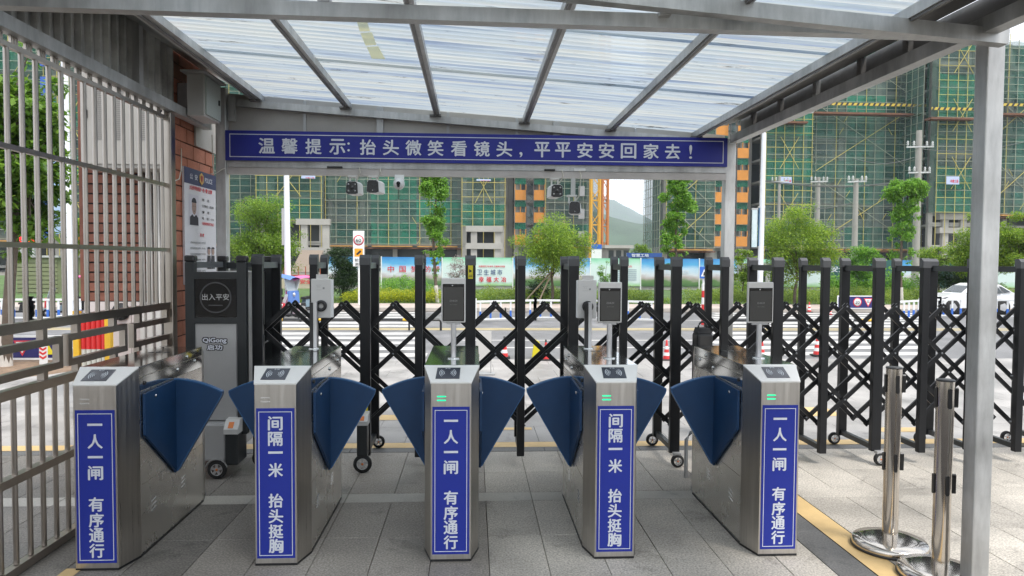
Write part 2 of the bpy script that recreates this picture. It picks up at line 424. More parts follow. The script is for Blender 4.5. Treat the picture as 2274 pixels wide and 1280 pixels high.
# zebra bars: two crossings, the bars lie across the view
def stripe(x0, x1, y0, y1, m=M_linewhite, name='zebra_bar', z=-0.008): return sheet(name, x0, x1, y0, y1, z, m, road)
y = 11.75
while y < 21.6:
    xl0, xl1 = -0.42 * y - 0.5, -0.075 * y + 0.05
    xr0, xr1 = 0.345 * y, 0.66 * y + 0.2
    if not (16.0 < y < 16.7):
        stripe(xl0 + random.uniform(-.1, .1), xl1 + random.uniform(-.1, .1), y, y + 0.44)
        stripe(xr0, xr1, y + 0.1, y + 0.54)
    y += 0.87
for yy in (16.25, 16.55): stripe(-60, 60, yy, yy + 0.12, M_liney2, 'yellow_centre_line')
for yy in (12.9, 14.1, 18.9): stripe(-0.2, 0.33 * yy, yy, yy + 0.12, M_linewhite, 'lane_line')
for yy in (12.9, 19.5): stripe(-30, -0.46 * yy, yy, yy + 0.12, M_linewhite, 'lane_line')
# far kerb, far pavement, verge
kb = thing('kerb', None, None, (0, 22.0, 0)); tag(kb, kind='structure')
kstone = MB().box(-0.98, 0.98, 0.0, 0.16, -0.012, 0.12, bev=0.015).build('kerb_stone', M_kerb, kb, world=False)
kstone.location = (-18, 0.0, 0)
for i in range(1, 22): inst(kstone, 'kerb_stone', kb, (-18 + 2 * i, 0, 0))
fp = sheet('far_pavement', -60, 60, 22.16, 24.2, 0.11, mat('pink_paving', (0.46, 0.38, 0.34), 0.8, var=0.12, scale=0.8)); tag(fp, kind='structure')
vg = sheet('verge', -200, 200, 24.2, 60, 0.118, M_grass); tag(vg, kind='structure')

# ================================================================ CANOPY
def zb(x): return 2.781 - 0.0665 * x          # underside of the rafters (the roof falls to the right)
cp = thing('entrance_canopy', 'galvanised steel canopy with corrugated translucent roof over the turnstiles', 'canopy', (0, 4.7, 0))
def beam(name, a, b, w=0.06, h=0.06, m=M_galv): return MB().bar(a, b, w, h).build(name, m, cp)
for (x, y, z1, w) in [(2.42, 3.295, 2.64, 0.086), (-2.10, 6.2, 2.99, 0.085), (2.24, 6.25, 2.6, 0.092), (-2.3, 2.6, 2.65, 0.086)]:
    MB().box(x - w / 2, x + w / 2, y - w / 2, y + w / 2, 0.0, z1, bev=0.006).build('post', M_galv, cp)
MB().box(-2.185, -2.015, 6.12, 6.28, 0, 0.012).build('base_plate', M_galv, cp)
MB().box(2.16, 2.32, 6.17, 6.33, 0, 0.012).build('base_plate', M_galv, cp)
beam('side_beam', (-2.235, 0.6, 2.685), (-2.235, 6.24, 2.685), 0.07, 0.07)
beam('side_beam', (2.345, 0.6, 2.635), (2.27, 6.2, 2.635), 0.075, 0.07)
beam('front_beam', (-2.2, 3.16, 2.642), (2.38, 3.29, 2.642), 0.065, 0.062)
beam('roof_beam', (-2.2, 3.05, zb(-2.2) - 0.034), (2.40, 3.18, zb(2.4) - 0.034), 0.06, 0.066)
for px_ in (721, 1475):
    q = P(px_, 20, Y=3.2); beam('strut', (q.x, 3.2, 2.674), (q.x, 3.2, zb(q.x) - 0.07), 0.05, 0.06)
beam('rear_beam', (-2.12, 6.2, 2.366), (2.19, 6.2, 2.368), 0.05, 0.062)       # carries the banner's lower edge
cb = MB().bar((-2.11, 6.205, 2.306), (2.19, 6.205, 2.306), 0.05, 0.056).build('camera_rail', mat('painted_tube', (0.50, 0.47, 0.45), 0.45, 0.1, var=0.12, scale=5, dirt=0.2), cp)
beam('rear_roof_beam', (-2.12, 6.26, zb(-2.12) - 0.03), (2.24, 6.26, zb(2.24) - 0.03), 0.05, 0.058)
for x in (-1.815, -1.068, -0.312, 0.448, 1.195, 1.945):
    w = 0.075 if x < -1.5 else 0.05
    ra = MB().bar((x, 0.8, zb(x) + 0.025), (x, 6.3, zb(x) + 0.025), w, 0.05).build('rafter', M_galv, cp)
    MB().bar((x - 0.008, 0.8, zb(x) - 0.006), (x - 0.008, 6.2, zb(x) - 0.006), 0.016, 0.014).build('cable_clip_strip', M_galv_d, ra)
    MB().box(x - 0.06, x + 0.035, 6.18, 6.235, zb(x) - 0.012, zb(x) + 0.002).build('bracket', M_galv_d, ra)
# corrugated translucent sheets: the ridges run from side to side
M_roof = mat('translucent_sheet', (0.80, 0.85, 0.88), 0.35)
nt = M_roof.node_tree; n, l = nt.nodes, nt.links
for k in list(n):
    if k.type not in ('OUTPUT_MATERIAL',): n.remove(k)
tcn = n.new('ShaderNodeTexCoord'); mpn = n.new('ShaderNodeMapping'); mpn.inputs['Scale'].default_value = (0.22, 7.0, 1.0)
l.new(tcn.outputs['Object'], mpn.inputs[0])
na = n.new('ShaderNodeTexNoise'); na.inputs['Scale'].default_value = 2.2; na.inputs['Detail'].default_value = 6; na.inputs['Roughness'].default_value = 0.6
l.new(mpn.outputs[0], na.inputs[0])
ra_ = n.new('ShaderNodeValToRGB'); ra_.color_ramp.elements[0].position = 0.33; ra_.color_ramp.elements[0].color = (0.24, 0.30, 0.41, 1)
ra_.color_ramp.elements[1].position = 0.60; ra_.color_ramp.elements[1].color = (0.53, 0.55, 0.535, 1)
e = ra_.color_ramp.elements.new(0.47); e.color = (0.42, 0.48, 0.53, 1)
l.new(na.outputs[0], ra_.inputs[0])
mp2 = n.new('ShaderNodeMapping'); mp2.inputs['Scale'].default_value = (1.2, 14.0, 1.0); l.new(tcn.outputs['Object'], mp2.inputs[0])
nb = n.new('ShaderNodeTexNoise'); nb.inputs['Scale'].default_value = 1.6; nb.inputs['Detail'].default_value = 9; nb.inputs['Roughness'].default_value = 0.75
l.new(mp2.outputs[0], nb.inputs[0])
rb_ = n.new('ShaderNodeValToRGB'); rb_.color_ramp.elements[0].position = 0.60; rb_.color_ramp.elements[0].color = (1, 1, 1, 1)
rb_.color_ramp.elements[1].position = 0.66; rb_.color_ramp.elements[1].color = (0.16, 0.15, 0.12, 1)
l.new(nb.outputs[0], rb_.inputs[0])
mu = n.new('ShaderNodeMix'); mu.data_type = 'RGBA'; mu.blend_type = 'MULTIPLY'; mu.inputs[0].default_value = 1
l.new(ra_.outputs[0], mu.inputs[6]); l.new(rb_.outputs[0], mu.inputs[7])
trl = n.new('ShaderNodeBsdfTranslucent'); l.new(mu.outputs[2], trl.inputs[0])
trp = n.new('ShaderNodeBsdfTransparent'); l.new(mu.outputs[2], trp.inputs[0])
gl = n.new('ShaderNodeBsdfGlossy'); gl.inputs['Roughness'].default_value = 0.3
m1 = n.new('ShaderNodeMixShader'); m1.inputs[0].default_value = 0.30; l.new(trl.outputs[0], m1.inputs[1]); l.new(trp.outputs[0], m1.inputs[2])
m2 = n.new('ShaderNodeMixShader'); m2.inputs[0].default_value = 0.06; l.new(m1.outputs[0], m2.inputs[1]); l.new(gl.outputs[0], m2.inputs[2])
l.new(m2.outputs[0], [k for k in n if k.type == 'OUTPUT_MATERIAL'][0].inputs[0])
def corr(y0, y1, x0, x1, dz, pitch=0.076, amp=0.013, seg=6):
    mb = MB(); ny = int((y1 - y0) / pitch * seg); vs = []
    for i in range(ny + 1):
        yy = y0 + (y1 - y0) * i / ny; dzz = amp * math.sin(2 * math.pi * (yy - y0) / pitch)
        for x in (x0, (x0 + x1) / 2, x1): vs.append((x, yy, zb(x) + 0.062 + dz + dzz))
    mb.add(vs, [(i * 3 + j, i * 3 + j + 1, i * 3 + 4 + j, i * 3 + 3 + j) for i in range(ny) for j in range(2)], 0, True)
    return mb.build('roof_sheet', M_roof, cp)
ys = [0.7, 1.75, 2.8, 3.85, 4.9, 6.36]
for i in range(5): corr(ys[i], ys[i + 1] + (0.06 if i < 4 else 0), -1.86, 1.985, 0.003 * (i % 2))
# a strip of old yellowed tape on the sheet
tp = MB()
for k in range(5):
    q0 = P(792 + 5 * k + (k % 2) * 3, 50 + 16 * k, Y=1); a = None
tape = []
M_tape = mat('yellowed_tape', (0.60, 0.57, 0.38), 0.6, transl=0.85)
def roof_hit(px, py):
    d = _f + _r * ((px - PW / 2) / F) - _u * ((py - PH / 2) / F)
    t = (2.781 + 0.045 - EYE) / (d.z + 0.0665 * d.x); return Vector((0, 0, EYE)) + d * t
for (a, b, c, d) in [((792, 47), (815, 47), (822, 70), (799, 70)), ((800, 74), (826, 72), (836, 100), (812, 102)), ((814, 104), (840, 103), (856, 132), (826, 131))]:
    v = [roof_hit(*q) for q in (a, b, c, d)]; tp.add(v, [(0, 1, 2, 3)])
tp.build('tape_strip', M_tape, cp)
# rear fascia panels and posts above the banner
fx = [-2.12, -1.44, -0.80, -0.22, 0.375, 0.72, 1.42, 2.22]
for i in range(7):
    a, b = fx[i] + 0.004, fx[i + 1] - 0.004
    MB().prism([(a, 6.30, 2.40), (b, 6.30, 2.40), (b, 6.30, zb(b) + 0.052), (a, 6.30, zb(a) + 0.052)], (0, 0.012, 0)).build('fascia_panel', M_fascia, cp)
for x in (-0.80, 0.72): MB().box(x - 0.028, x + 0.028, 6.27, 6.299, 2.45, zb(x) + 0.04).build('fascia_post', M_silver, cp)
for x in (-1.44, -0.22, 0.375, 1.42): MB().box(x - 0.012, x + 0.012, 6.288, 6.299, 2.45, zb(x) + 0.04).build('joint_strip', M_silver, cp)
# left wall cladding: box-profile ribs
def ribwall(x, y0, y1, z0, z1, pitch=0.105, dep=0.03):
    mb = MB(); y = y0; pts = []
    while y < y1:
        pts += [(x, y), (x, y + pitch * .55), (x + dep, y + pitch * .66), (x + dep, y + pitch * .90)]; y += pitch
    vs = [(a, b, z) for z in (z0, z1) for a, b in pts]; k = len(pts)
    mb.add(vs, [(i, i + 1, k + i + 1, k + i) for i in range(k - 1)]); return mb
ribwall(-2.29, 0.8, 5.6, 2.725, 3.16).build('cladding_sheet', M_clad, cp)
MB().box(-2.262, -2.215, 4.96, 5.02, 2.72, 3.14).build('cladding_post', M_galv, cp)
MB().prism([(-2.30, 0.8, 3.16), (-1.853, 0.8, 2.95), (-1.853, 6.35, 2.95), (-2.30, 6.35, 3.16)], (0, 0, 0.01)).build('flashing', M_clad, cp)
beam('flashing_lip', (-1.862, 0.8, 2.928), (-1.862, 6.3, 2.928), 0.012, 0.045, M_galv)
beam('corner_strut', (-2.02, 6.2, 2.72), (-2.02, 6.2, 2.93), 0.06, 0.03)
# right eave: dark gutter between the last rafter and the side beam
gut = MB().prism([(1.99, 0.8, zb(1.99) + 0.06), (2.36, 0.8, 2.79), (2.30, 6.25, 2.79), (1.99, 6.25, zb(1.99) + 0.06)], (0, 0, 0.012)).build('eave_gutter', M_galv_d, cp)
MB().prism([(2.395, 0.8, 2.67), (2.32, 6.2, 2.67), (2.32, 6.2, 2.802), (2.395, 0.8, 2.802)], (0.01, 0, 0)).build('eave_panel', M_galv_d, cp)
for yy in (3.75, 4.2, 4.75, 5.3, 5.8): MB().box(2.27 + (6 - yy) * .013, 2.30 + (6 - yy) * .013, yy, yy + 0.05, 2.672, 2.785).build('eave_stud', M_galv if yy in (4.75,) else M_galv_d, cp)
# near half, beyond the front beam: ends of the roof behind the camera are not in view

# ================================================================ BANNER
bn = thing('slogan_banner', 'long navy banner board with white Chinese slogan under the canopy roof', 'banner', (0.06, 6.15, 2.388))
xb0, xb1, zb0, zb1 = -2.06, 2.19, 2.388, 2.636
MB().box(xb0, xb1, 6.15, 6.168, zb0, zb1).build('board', M_navy, bn)
frame_mb(MB(), xb0 + 0.035, xb1 - 0.035, zb0 + 0.028, zb1 - 0.028, 0.006, 6.149).build('border', M_letter, bn)
chars = [('温', 592), ('馨', 643), ('提', 696), ('示', 749), (':', 774), ('抬', 817), ('头', 868), ('微', 918), ('笑', 967), ('看', 1019), ('镜', 1070), ('头', 1120), (',', 1157), ('平', 1204), ('平', 1250), ('安', 1299), ('安', 1347), ('回', 1396), ('家', 1446), ('去', 1494), ('!', 1534)]
for ch, px_ in chars:
    x = P(px_, 330, Y=6.147).x; w = 0.128
    if ch in ':,!':
        sz = {':': (0.02, 0.075), ',': (0.026, 0.045), '!': (0.026, 0.118)}[ch]
        put_text(MB(), ch, 0.15, (x, 6.1485, 2.512 - (0.045 if ch == ',' else 0)), bold=0.0, fit=sz).build('character', M_letter, bn)
    else: put_text(MB(), ch, 0.15, (x, 6.1485, 2.512), bold=0.026, fit=(w, 0.125)).build('character', M_letter, bn)

# ================================================================ TURNSTILES
def turnstile(name, label, xc, chars, wings, lit=True, reader='dark', lean=0.0):
    t = thing(name, label, 'turnstile', (xc, 4.3, 0), 0, 'flap turnstiles in a row under the canopy')
    hw, fw = 0.1455, 0.104; y0, y1, y2, y3 = 3.71, 3.865, 4.735, 4.89; zf, zt = 0.937, 1.004
    L = lambda x: xc + x
    hexo = [(-fw, y0), (fw, y0), (hw, y1), (hw, y2), (fw, y3), (-fw, y3), (-hw, y2), (-hw, y1)]
    mb = MB()
    # front chamfered box
    fr = [(-fw, y0), (fw, y0), (hw, y1), (-hw, y1)]
    def ztop(yy): return zf + (zt - zf) * min(1, (yy - y0) / (y1 - y0))
    mb.add([(L(x), y, 0.012) for x, y in fr] + [(L(x), y, ztop(y) - 0.003) for x, y in fr], [(0, 1, 5, 4), (1, 2, 6, 5), (3, 0, 4, 7), (2, 3, 7, 6), (4, 5, 6, 7)])
    front = mb.build('front_column', M_brush, t)
    rr = [(hw, y2), (fw, y3), (-fw, y3), (-hw, y2)]
    MB().add([(L(x), y, 0.012) for x, y in rr] + [(L(x), y, (zt if y < y3 else zf)) for x, y in rr], [(0, 1, 5, 4), (1, 2, 6, 5), (2, 3, 7, 6), (3, 0, 4, 7), (4, 5, 6, 7)]).build('rear_column', M_brush, t)
    # mid body: set in 1.5 mm, panels stand proud of it
    MB().box(L(-hw + .004), L(hw - .004), y1, y2, 0.012, 0.985).build('body', M_side, t)
    for s in (-1, 1):
        xa, xb_ = sorted((L(s * (hw - .004)), L(s * hw)))
        MB().box(xa, xb_, y1 + .004, y2 - .002, 0.02, 0.378, bev=0).build('lower_panel', M_side, t)
        for ya, yb_ in ((y1 + .004, 4.278), (4.282, y2 - .002)):
            MB().box(xa, xb_, ya, yb_, 0.382, 0.872).build('side_panel', M_side, t)
        MB().box(xa, xb_, y1 + .004, y2 - .002, 0.876, 0.946).build('upper_panel', M_mirror, t)
        MB().box(xa, xb_, y1 + .004, y2 - .002, 0.950, 0.998).build('lid_flange', M_mirror, t)
        ven = MB()
        for yc in (4.02, 4.42):
            for k in range(3): ven.bar((L(s * (hw + .001)), yc - .03, 0.20 + .024 * k), (L(s * (hw + .001)), yc + .03, 0.212 + .024 * k), 0.007, 0.003, up=(1, 0, 0))
        ven.build('vent_louvre', M_mirror, t)
        for yc, zc_ in ((4.0, 0.848), (4.36, 0.915), (4.62, 0.93), (3.93, 0.91), (4.5, 0.972)):
            MB().lathe([(0, 0), (0.011, 0), (0.011, s * 0.005), (0.007, s * 0.007), (0, s * 0.006)], (L(s * hw), yc, zc_), 10, axis='X').build('lock', M_mirror if yc != 3.93 else M_blackcap, t)
    lid = MB().box(L(-hw - .002), L(hw + .002), y1 - .001, y2 + .001, 0.999, 1.006, bev=.002).build('lid', M_mirror, t)
    for k in (-1, 0, 1): MB().lathe([(0, 0.0005), (0.018, 0.0006), (0.018, 0.0)], (L(.0 + k * .045), 4.45, 1.0062), 12).build('sensor_hole', M_blackcap, t)
    # sloping white cap
    def cp_(x, yy, d=0.0): return (L(x), yy, ztop(yy) + d)
    cap = MB(); q = [(-fw - .002, y0 - .002), (fw + .002, y0 - .002), (hw + .002, y1 - .004), (-hw - .002, y1 - .004)]
    cap.add([(L(x), y, ztop(y) - .004) for x, y in q] + [(L(x), y, ztop(y) + .003) for x, y in q], [(0, 1, 5, 4), (1, 2, 6, 5), (2, 3, 7, 6), (3, 0, 4, 7), (4, 5, 6, 7), (3, 2, 1, 0)])
    cap.build('cap', M_cap, t)
    # card reader plate on the cap
    ya, yb_ = y0 + .028, y1 - .030; cx0 = -.02 if xc < 0 else .0
    rd = MB().add([(L(x + cx0), y, ztop(y) + dd) for dd in (.003, .0055) for x, y in ((-.062, ya), (.062, ya), (.066, yb_), (-.056, yb_))],
                  [(0, 1, 5, 4), (1, 2, 6, 5), (2, 3, 7, 6), (3, 0, 4, 7), (4, 5, 6, 7)])
    rdo = rd.build('card_reader', mat('reader_dark', (0.035, 0.04, 0.055), 0.2, spec=0.6), t)
    sl = (zt - zf) / (y1 - y0); ic = MB(); ym = (ya + yb_) / 2
    for s in (-1, 1):
        for rr_ in (.013, .021, .029, .037):
            pts = []
            for k in range(7):
                a = R(-48 + 16 * k); dx = s * (.006 + rr_ * math.cos(a)); dy = rr_ * 1.1 * math.sin(a)
                pts.append((L(cx0 + dx), ym + dy, ztop(ym + dy) + .0062))
            for p_, q_ in zip(pts[:-1], pts[1:]):
                p_, q_ = Vector(p_), Vector(q_); d = (q_ - p_).normalized(); nn = Vector((d.y, -d.x, 0)) * .0016
                ic.add([p_ - nn, q_ - nn, q_ + nn, p_ + nn], [(0, 1, 2, 3)])
    put_text(ic, '刷卡区', .009, (L(cx0), yb_ - .010, ztop(yb_ - .010) + .0062), ya=(0, 1, sl), bold=.01)
    ic.build('reader_print', mat('reader_print', (0.62, 0.66, 0.70), 0.4), rdo)
    # two status strips
    for zz in (0.862, 0.842):
        x0_ = L(-.072); MB().box(x0_, x0_ + .045, y0 - .003, y0 + .001, zz, zz + .006).build('status_light', M_led if lit else M_ledoff, t)
    # blue sticker
    sg = MB().box(L(-fw + .008), L(fw - .008), y0 - .002, y0 + .001, 0.038, 0.812).build('sticker', M_blue, t)
    frame_mb(MB(), L(-fw + .020), L(fw - .020), 0.052, 0.795, .0032, y0 - .0025, t=.0008).build('border', M_letter, sg)
    for ch, zc_ in chars: put_text(MB(), ch, .08, (L(0), y0 - .0028, zc_), bold=0 if ch == '一' else .03, fit=(.073, .0115) if ch == '一' else (.070, .070)).build('character', M_letter, sg)
    # kick plate seal
    MB().add([(L(x * 1.01), 4.3 + (y - 4.3) * 1.003, z) for z in (0.001, .012) for x, y in hexo], [tuple(range(8))[::-1], tuple(range(8, 16))] + [(i, (i + 1) % 8, 8 + (i + 1) % 8, 8 + i) for i in range(8)]).build('base_seal', M_blackcap, t)
    # wings: a fan with a bottom apex; one face lies along the body, the other reaches across the lane
    for s in wings:
        xs = L(s * (hw + .004)); yp = 4.285; wg = MB()
        def fan(n, ax):
            pts = []
            for k in range(n + 1):
                f_ = k / n; pts.append((f_, 0.868 - 0.075 * f_ ** 1.9))
            return pts
        top = fan(8, 0)
        poly = [(xs + s * .275 * a, yp, z) for a, z in top] + [(xs + s * .268, yp, .77), (xs + s * .02, yp, .335), (xs, yp, .325)]
        wg.prism(poly, (0, .034, 0))
        wo = wg.build('wing', M_wing, t)
        ed = MB()
        for (a, z), (a2, z2) in zip(top[:-1], top[1:]):
            ed.bar((xs + s * .275 * a, yp + .017, z + .002), (xs + s * .275 * a2, yp + .017, z2 + .002), .036, .006)
        ed.bar((xs + s * .274, yp + .017, .790), (xs + s * .268, yp + .017, .768), .036, .005)
        ed.bar((xs + s * .268, yp + .017, .768), (xs + s * .018, yp + .017, .335), .036, .005)
        ed.build('wing_edge_highlight', M_wingedge, wo)  # lighter blue along the blade edges: their highlight is put into the colour
        w2 = MB(); yfr = y1 + .03
        tp2 = [(yp - (yp - yfr) * a, 0.868 - 0.012 * a ** 2) for a in [k / 4 for k in range(5)]]
        w2.prism([(xs, yy, z) for yy, z in tp2] + [(xs, yfr, .64), (xs, yp - .012, .34), (xs, yp, .325)], (s * .014, 0, 0))
        wo2 = w2.build('wing_cover', M_wing, t)
        MB().lathe([(0, 0), (.009, 0), (.009, s * .004), (0, s * .005)], (xs + s * .014, 4.02, .825), 10, axis='X').build('lock', M_mirror, wo2)
    return t
A1 = [('一', .739), ('人', .655), ('一', .576), ('闸', .496), ('有', .337), ('序', .257), ('通', .181), ('行', .102)]
B1 = [('间', .735), ('隔', .655), ('一', .585), ('米', .495), ('抬', .337), ('头', .257), ('挺', .178), ('胸', .103)]
_t1 = turnstile('turnstile', 'leftmost stainless flap turnstile, beside the steel fence, blue sticker starting 一人一闸', -1.89, A1, (1,), lit=False)
_t2 = turnstile('turnstile', 'second stainless flap turnstile from the left, blue sticker 间隔一米, unlit strips', -1.0, B1, (-1, 1), lit=False)
turnstile('turnstile', 'middle stainless flap turnstile seen head on, green lights over sticker 一人一闸', -0.11, A1, (-1, 1))
turnstile('turnstile', 'fourth stainless flap turnstile from the left, green lights over sticker 间隔一米', 0.750, B1, (-1, 1))
turnstile('turnstile', 'rightmost stainless flap turnstile, beside the yellow floor line and belt posts', 1.63, A1, (-1,))

_t1.location.y -= .040; _t1.location.x += .012; _t2.location.y -= .015
# ================================================================ FACE TERMINALS
def terminal(label, xc, yc, w, zlo=1.213, zhi=1.465):
    t = thing('face_terminal', label, 'face scanner', (xc, yc, 1.006), 0, 'face scanners facing the entrance')
    MB().box(xc - w / 2, xc + w / 2, yc, yc + .022, zlo, zhi, bev=.006).build('housing', M_whiteg, t)
    g = MB().box(xc - w / 2 + .008, xc + w / 2 - .008, yc - .002, yc + .003, zlo + .010, zhi - .034, bev=0).build('glass', M_glassblk, t)
    MB().box(xc - w / 2 + .013, xc + w / 2 - .013, yc - .003, yc - .0015, zlo + .015, zhi - .052).build('screen', M_screen, g)
    MB().lathe([(0, 0), (.004, 0), (.004, -.002), (0, -.003)], (xc - .006, yc - .002, zhi - .043), 10, axis='Y').build('camera_lens', M_rim, g)
    tx = MB(); put_text(tx, '23:46:34', .02, (xc, yc - .0035, (zlo + zhi) / 2 - .002), fit=(.044, .010)); put_text(tx, '2022-04-28 星期四', .01, (xc, yc - .0035, (zlo + zhi) / 2 - .024), fit=(.042, .0035), bold=0)
    tx.build('screen_text', M_scrtext, g)
    MB().box(xc - w / 2 + .03, xc + w / 2 - .03, yc + .004, yc + .02, zlo - .01, zlo).build('collar', M_silver, t)
    MB().tube([(xc + .001, yc + .018, 1.012), (xc + .001, yc + .018, zlo - .004)], .0155, 14).build('pole', M_rim, t)
    MB().lathe([(.036, 0), (.036, .004), (.02, .006)], (xc + .001, yc + .018, 1.0065), 18).build('flange', M_mirror, t)
    return t
terminal('white face scanner on a pole atop the middle turnstile', -.110, 4.1, .138, zhi=1.468)
terminal('white face scanner on a pole atop the turnstile marked 间隔一米 with green lights', .789, 4.1, .136, zhi=1.448)
terminal('white face scanner on a pole atop the rightmost turnstile', 1.672, 4.1, .154, zhi=1.452)
def back_terminal(label, xc, yc, xp, tilt):
    t = thing('face_terminal', label, 'face scanner', (xp, yc, 1.006), 0, 'face scanners turned towards the street')
    MB().box(xc - .062, xc + .062, yc, yc + .03, 1.197, 1.445, bev=.004).build('housing', M_whiteg, t)
    s = 1 if tilt > 0 else -1
    MB().box(xc + s * .064 - .004, xc + s * .064 + .012, yc + .004, yc + .03, 1.20, 1.442, bev=.003).build('housing_rim', M_white, t)
    MB().box(xc - .03, xc + .042, yc + .006, yc + .014, 1.445, 1.474).build('mount_tab', M_whiteg, t)
    pr = MB(); put_text(pr, '型号 人脸识别终端', .01, (xc - .012, yc - .001, 1.405), fit=(.03, .004), bold=0); put_text(pr, '警告', .01, (xc - .012, yc - .001, 1.394), fit=(.022, .004), bold=0)
    pr.box(xc - .03, xc + .005, yc - .001, yc, 1.375, 1.376); pr.box(xc + .012, xc + .024, yc - .001, yc, 1.38, 1.392); pr.build('rating_label', mat('faint_print', (0.25, 0.25, 0.25), 0.5), t)
    MB().lathe([(.017, 0), (.036, 0), (.036, -.016), (.028, -.02), (.017, -.016)], (xc + .003 + s * 0, yc, 1.275), 20, axis='Y').build('cable_grommet', M_blackcap, t)
    MB().tube([(xp, yc - .02, 1.008), (xp, yc - .02, 1.30)], .0, 4)
    MB().box(xp - .024, xp - .002, yc - .05, yc - .02, 1.008, 1.297).build('pole', M_blackcap, t)
    MB().box(xp - .002, xp + .02, yc - .05, yc - .02, 1.008, 1.303, bev=.002).build('pole_face', M_rim, t)
    MB().lathe([(.034, 0), (.034, .004), (.02, .006)], (xp, yc - .035, 1.0065), 18).build('flange', M_mirror, t)
back_terminal('back of a white scanner box atop the second turnstile from the left', -.962, 4.62, -.998, 1)
back_terminal('back of a white scanner box beside the lit scanner atop the fourth turnstile', .738, 4.62, .742, -1)

# ================================================================ SLIDING GATE
gt = thing('folding_gate', 'long black retractable lattice gate on wheels with its motor head at the left', 'gate', (1.0, 5.6, 0))
gx = [-1.588, -1.178, -.800, -.404, -.018, .366, .761, 1.145, 1.550, 1.925, 2.342, 2.716, 3.141, 3.510, 3.905, 4.294, 4.69]
YF, YR = 5.42, 5.90
def gpost(x, y, w, z0, z1, cap_slope):
    po = MB().box(x - w / 2, x + w / 2, y - .024, y + .024, z0, z1, bev=.003).build('post', M_black, gt)
    c = MB().prism([(x - w / 2 - .003, y - .027, z1 - .045), (x - w / 2 - .003, y - .027, z1 + .006), (x - w / 2 - .003, y + .0, z1 + .03), (x - w / 2 - .003, y + .027, z1 + .03), (x - w / 2 - .003, y + .027, z1 - .045)], (w + .006, 0, 0))
    c.build('post_cap', mat('cap_grey', (0.06, 0.062, 0.066), 0.35), po)
    MB().box(x + w / 2 - .004, x + w / 2 + .001, y - .019, y - .012, z0 + .02, z1 - .06).build('edge_trim', M_greysteel, po)
    return po
_rimcache = {}
def wheel(x, y, r, s=-1, w=.03):
    key = (r, s)
    if key not in _rimcache:
        a = MB().lathe([(r * .62, -w / 2), (r * .92, -w / 2), (r, -w / 4), (r, w / 4), (r * .92, w / 2), (r * .62, w / 2)], n=22, axis='Y').build('wheel', M_tyre)
        b = MB().lathe([(r * .66, -w * .3), (r * .60, -w * .52), (r * .54, -w * .3)], n=22, axis='Y').lathe([(0, -w * .5), (r * .17, -w * .5), (r * .2, -w * .2)], n=12, axis='Y')
        for k in range(5):
            an = 2 * math.pi * k / 5 + .3; b.bar((r * .12 * math.cos(an), -w * .42, r * .12 * math.sin(an)), (r * .60 * math.cos(an), -w * .42, r * .60 * math.sin(an)), .26 * r, .006, up=(0, 1, 0))
        b = b.build('wheel_rim', M_rim); c = MB().lathe([(0, -w * .56), (r * .14, -w * .54), (r * .14, -w * .3)], n=10, axis='Y').build('hub_cap', M_amber)
        _rimcache[key] = (a.data, b.data, c.data)
        for o in (a, b, c): bpy.data.objects.remove(o)
    d = _rimcache[key]
    o = inst(d[0], 'wheel', gt, Vector((x, y, r)) - gt.location)
    inst(d[1], 'wheel_rim', o, (0, 0, 0)); inst(d[2], 'hub_cap', o, (0, 0, 0))
for i, x in enumerate(gx):
    wide = i % 2 == 0
    w = .076 if wide else .056
    yr = 5.93 if wide else 5.80; yf = YF
    z0 = .10 if wide else .085
    gpost(x, yf, w, z0, 1.575, 0)
    po = gpost(x, yr, w * .92, .10 if wide else .14, 1.575, 0)
    MB().box(x - .018, x + .018, yf + .024, yr - .024, 1.50, 1.545).build('top_rail', M_greysteel if i < 5 else M_anthra, gt)
    MB().box(x - .018, x + .018, yf + .024, yr - .024, .105, .145).build('bottom_rail', M_anthra, gt)
    if wide and i > 1:
        if i == 2:
            wheel(x - .005, yf - .12, .068)
            MB().box(x - .045, x + .03, yf - .14, yf - .03, .125, .36, bev=.008).build('drive_housing', M_anthra, gt)
            ch = MB().prism([(x - .05, yf - .145, .355), (x - .05, yf - .145, .385), (x - .05, yf - .10, .425), (x - .05, yf - .025, .44), (x - .05, yf - .025, .355)], (.085, 0, 0)).build('lamp_housing', M_whiteg, gt)
            MB().prism([(x - .022, yf - .141, .392), (x - .022, yf - .112, .418), (x - .022, yf - .108, .414), (x - .022, yf - .137, .388)], (.03, 0, 0)).build('amber_lamp', M_amber, ch)
            MB().box(x - .03, x + .03, yf - .13, yf - .06, .128, .15).build('mudguard', M_silver, gt)
        else:
            wheel(x + .012, yf - .06, .050)
            MB().box(x - .02, x + .04, yf - .07, yf - .026, .09, .112, bev=.003).build('mudguard', M_silver, gt)
        wheel(x - .02 if x > 1 else x + .02, yr + .08, .052)
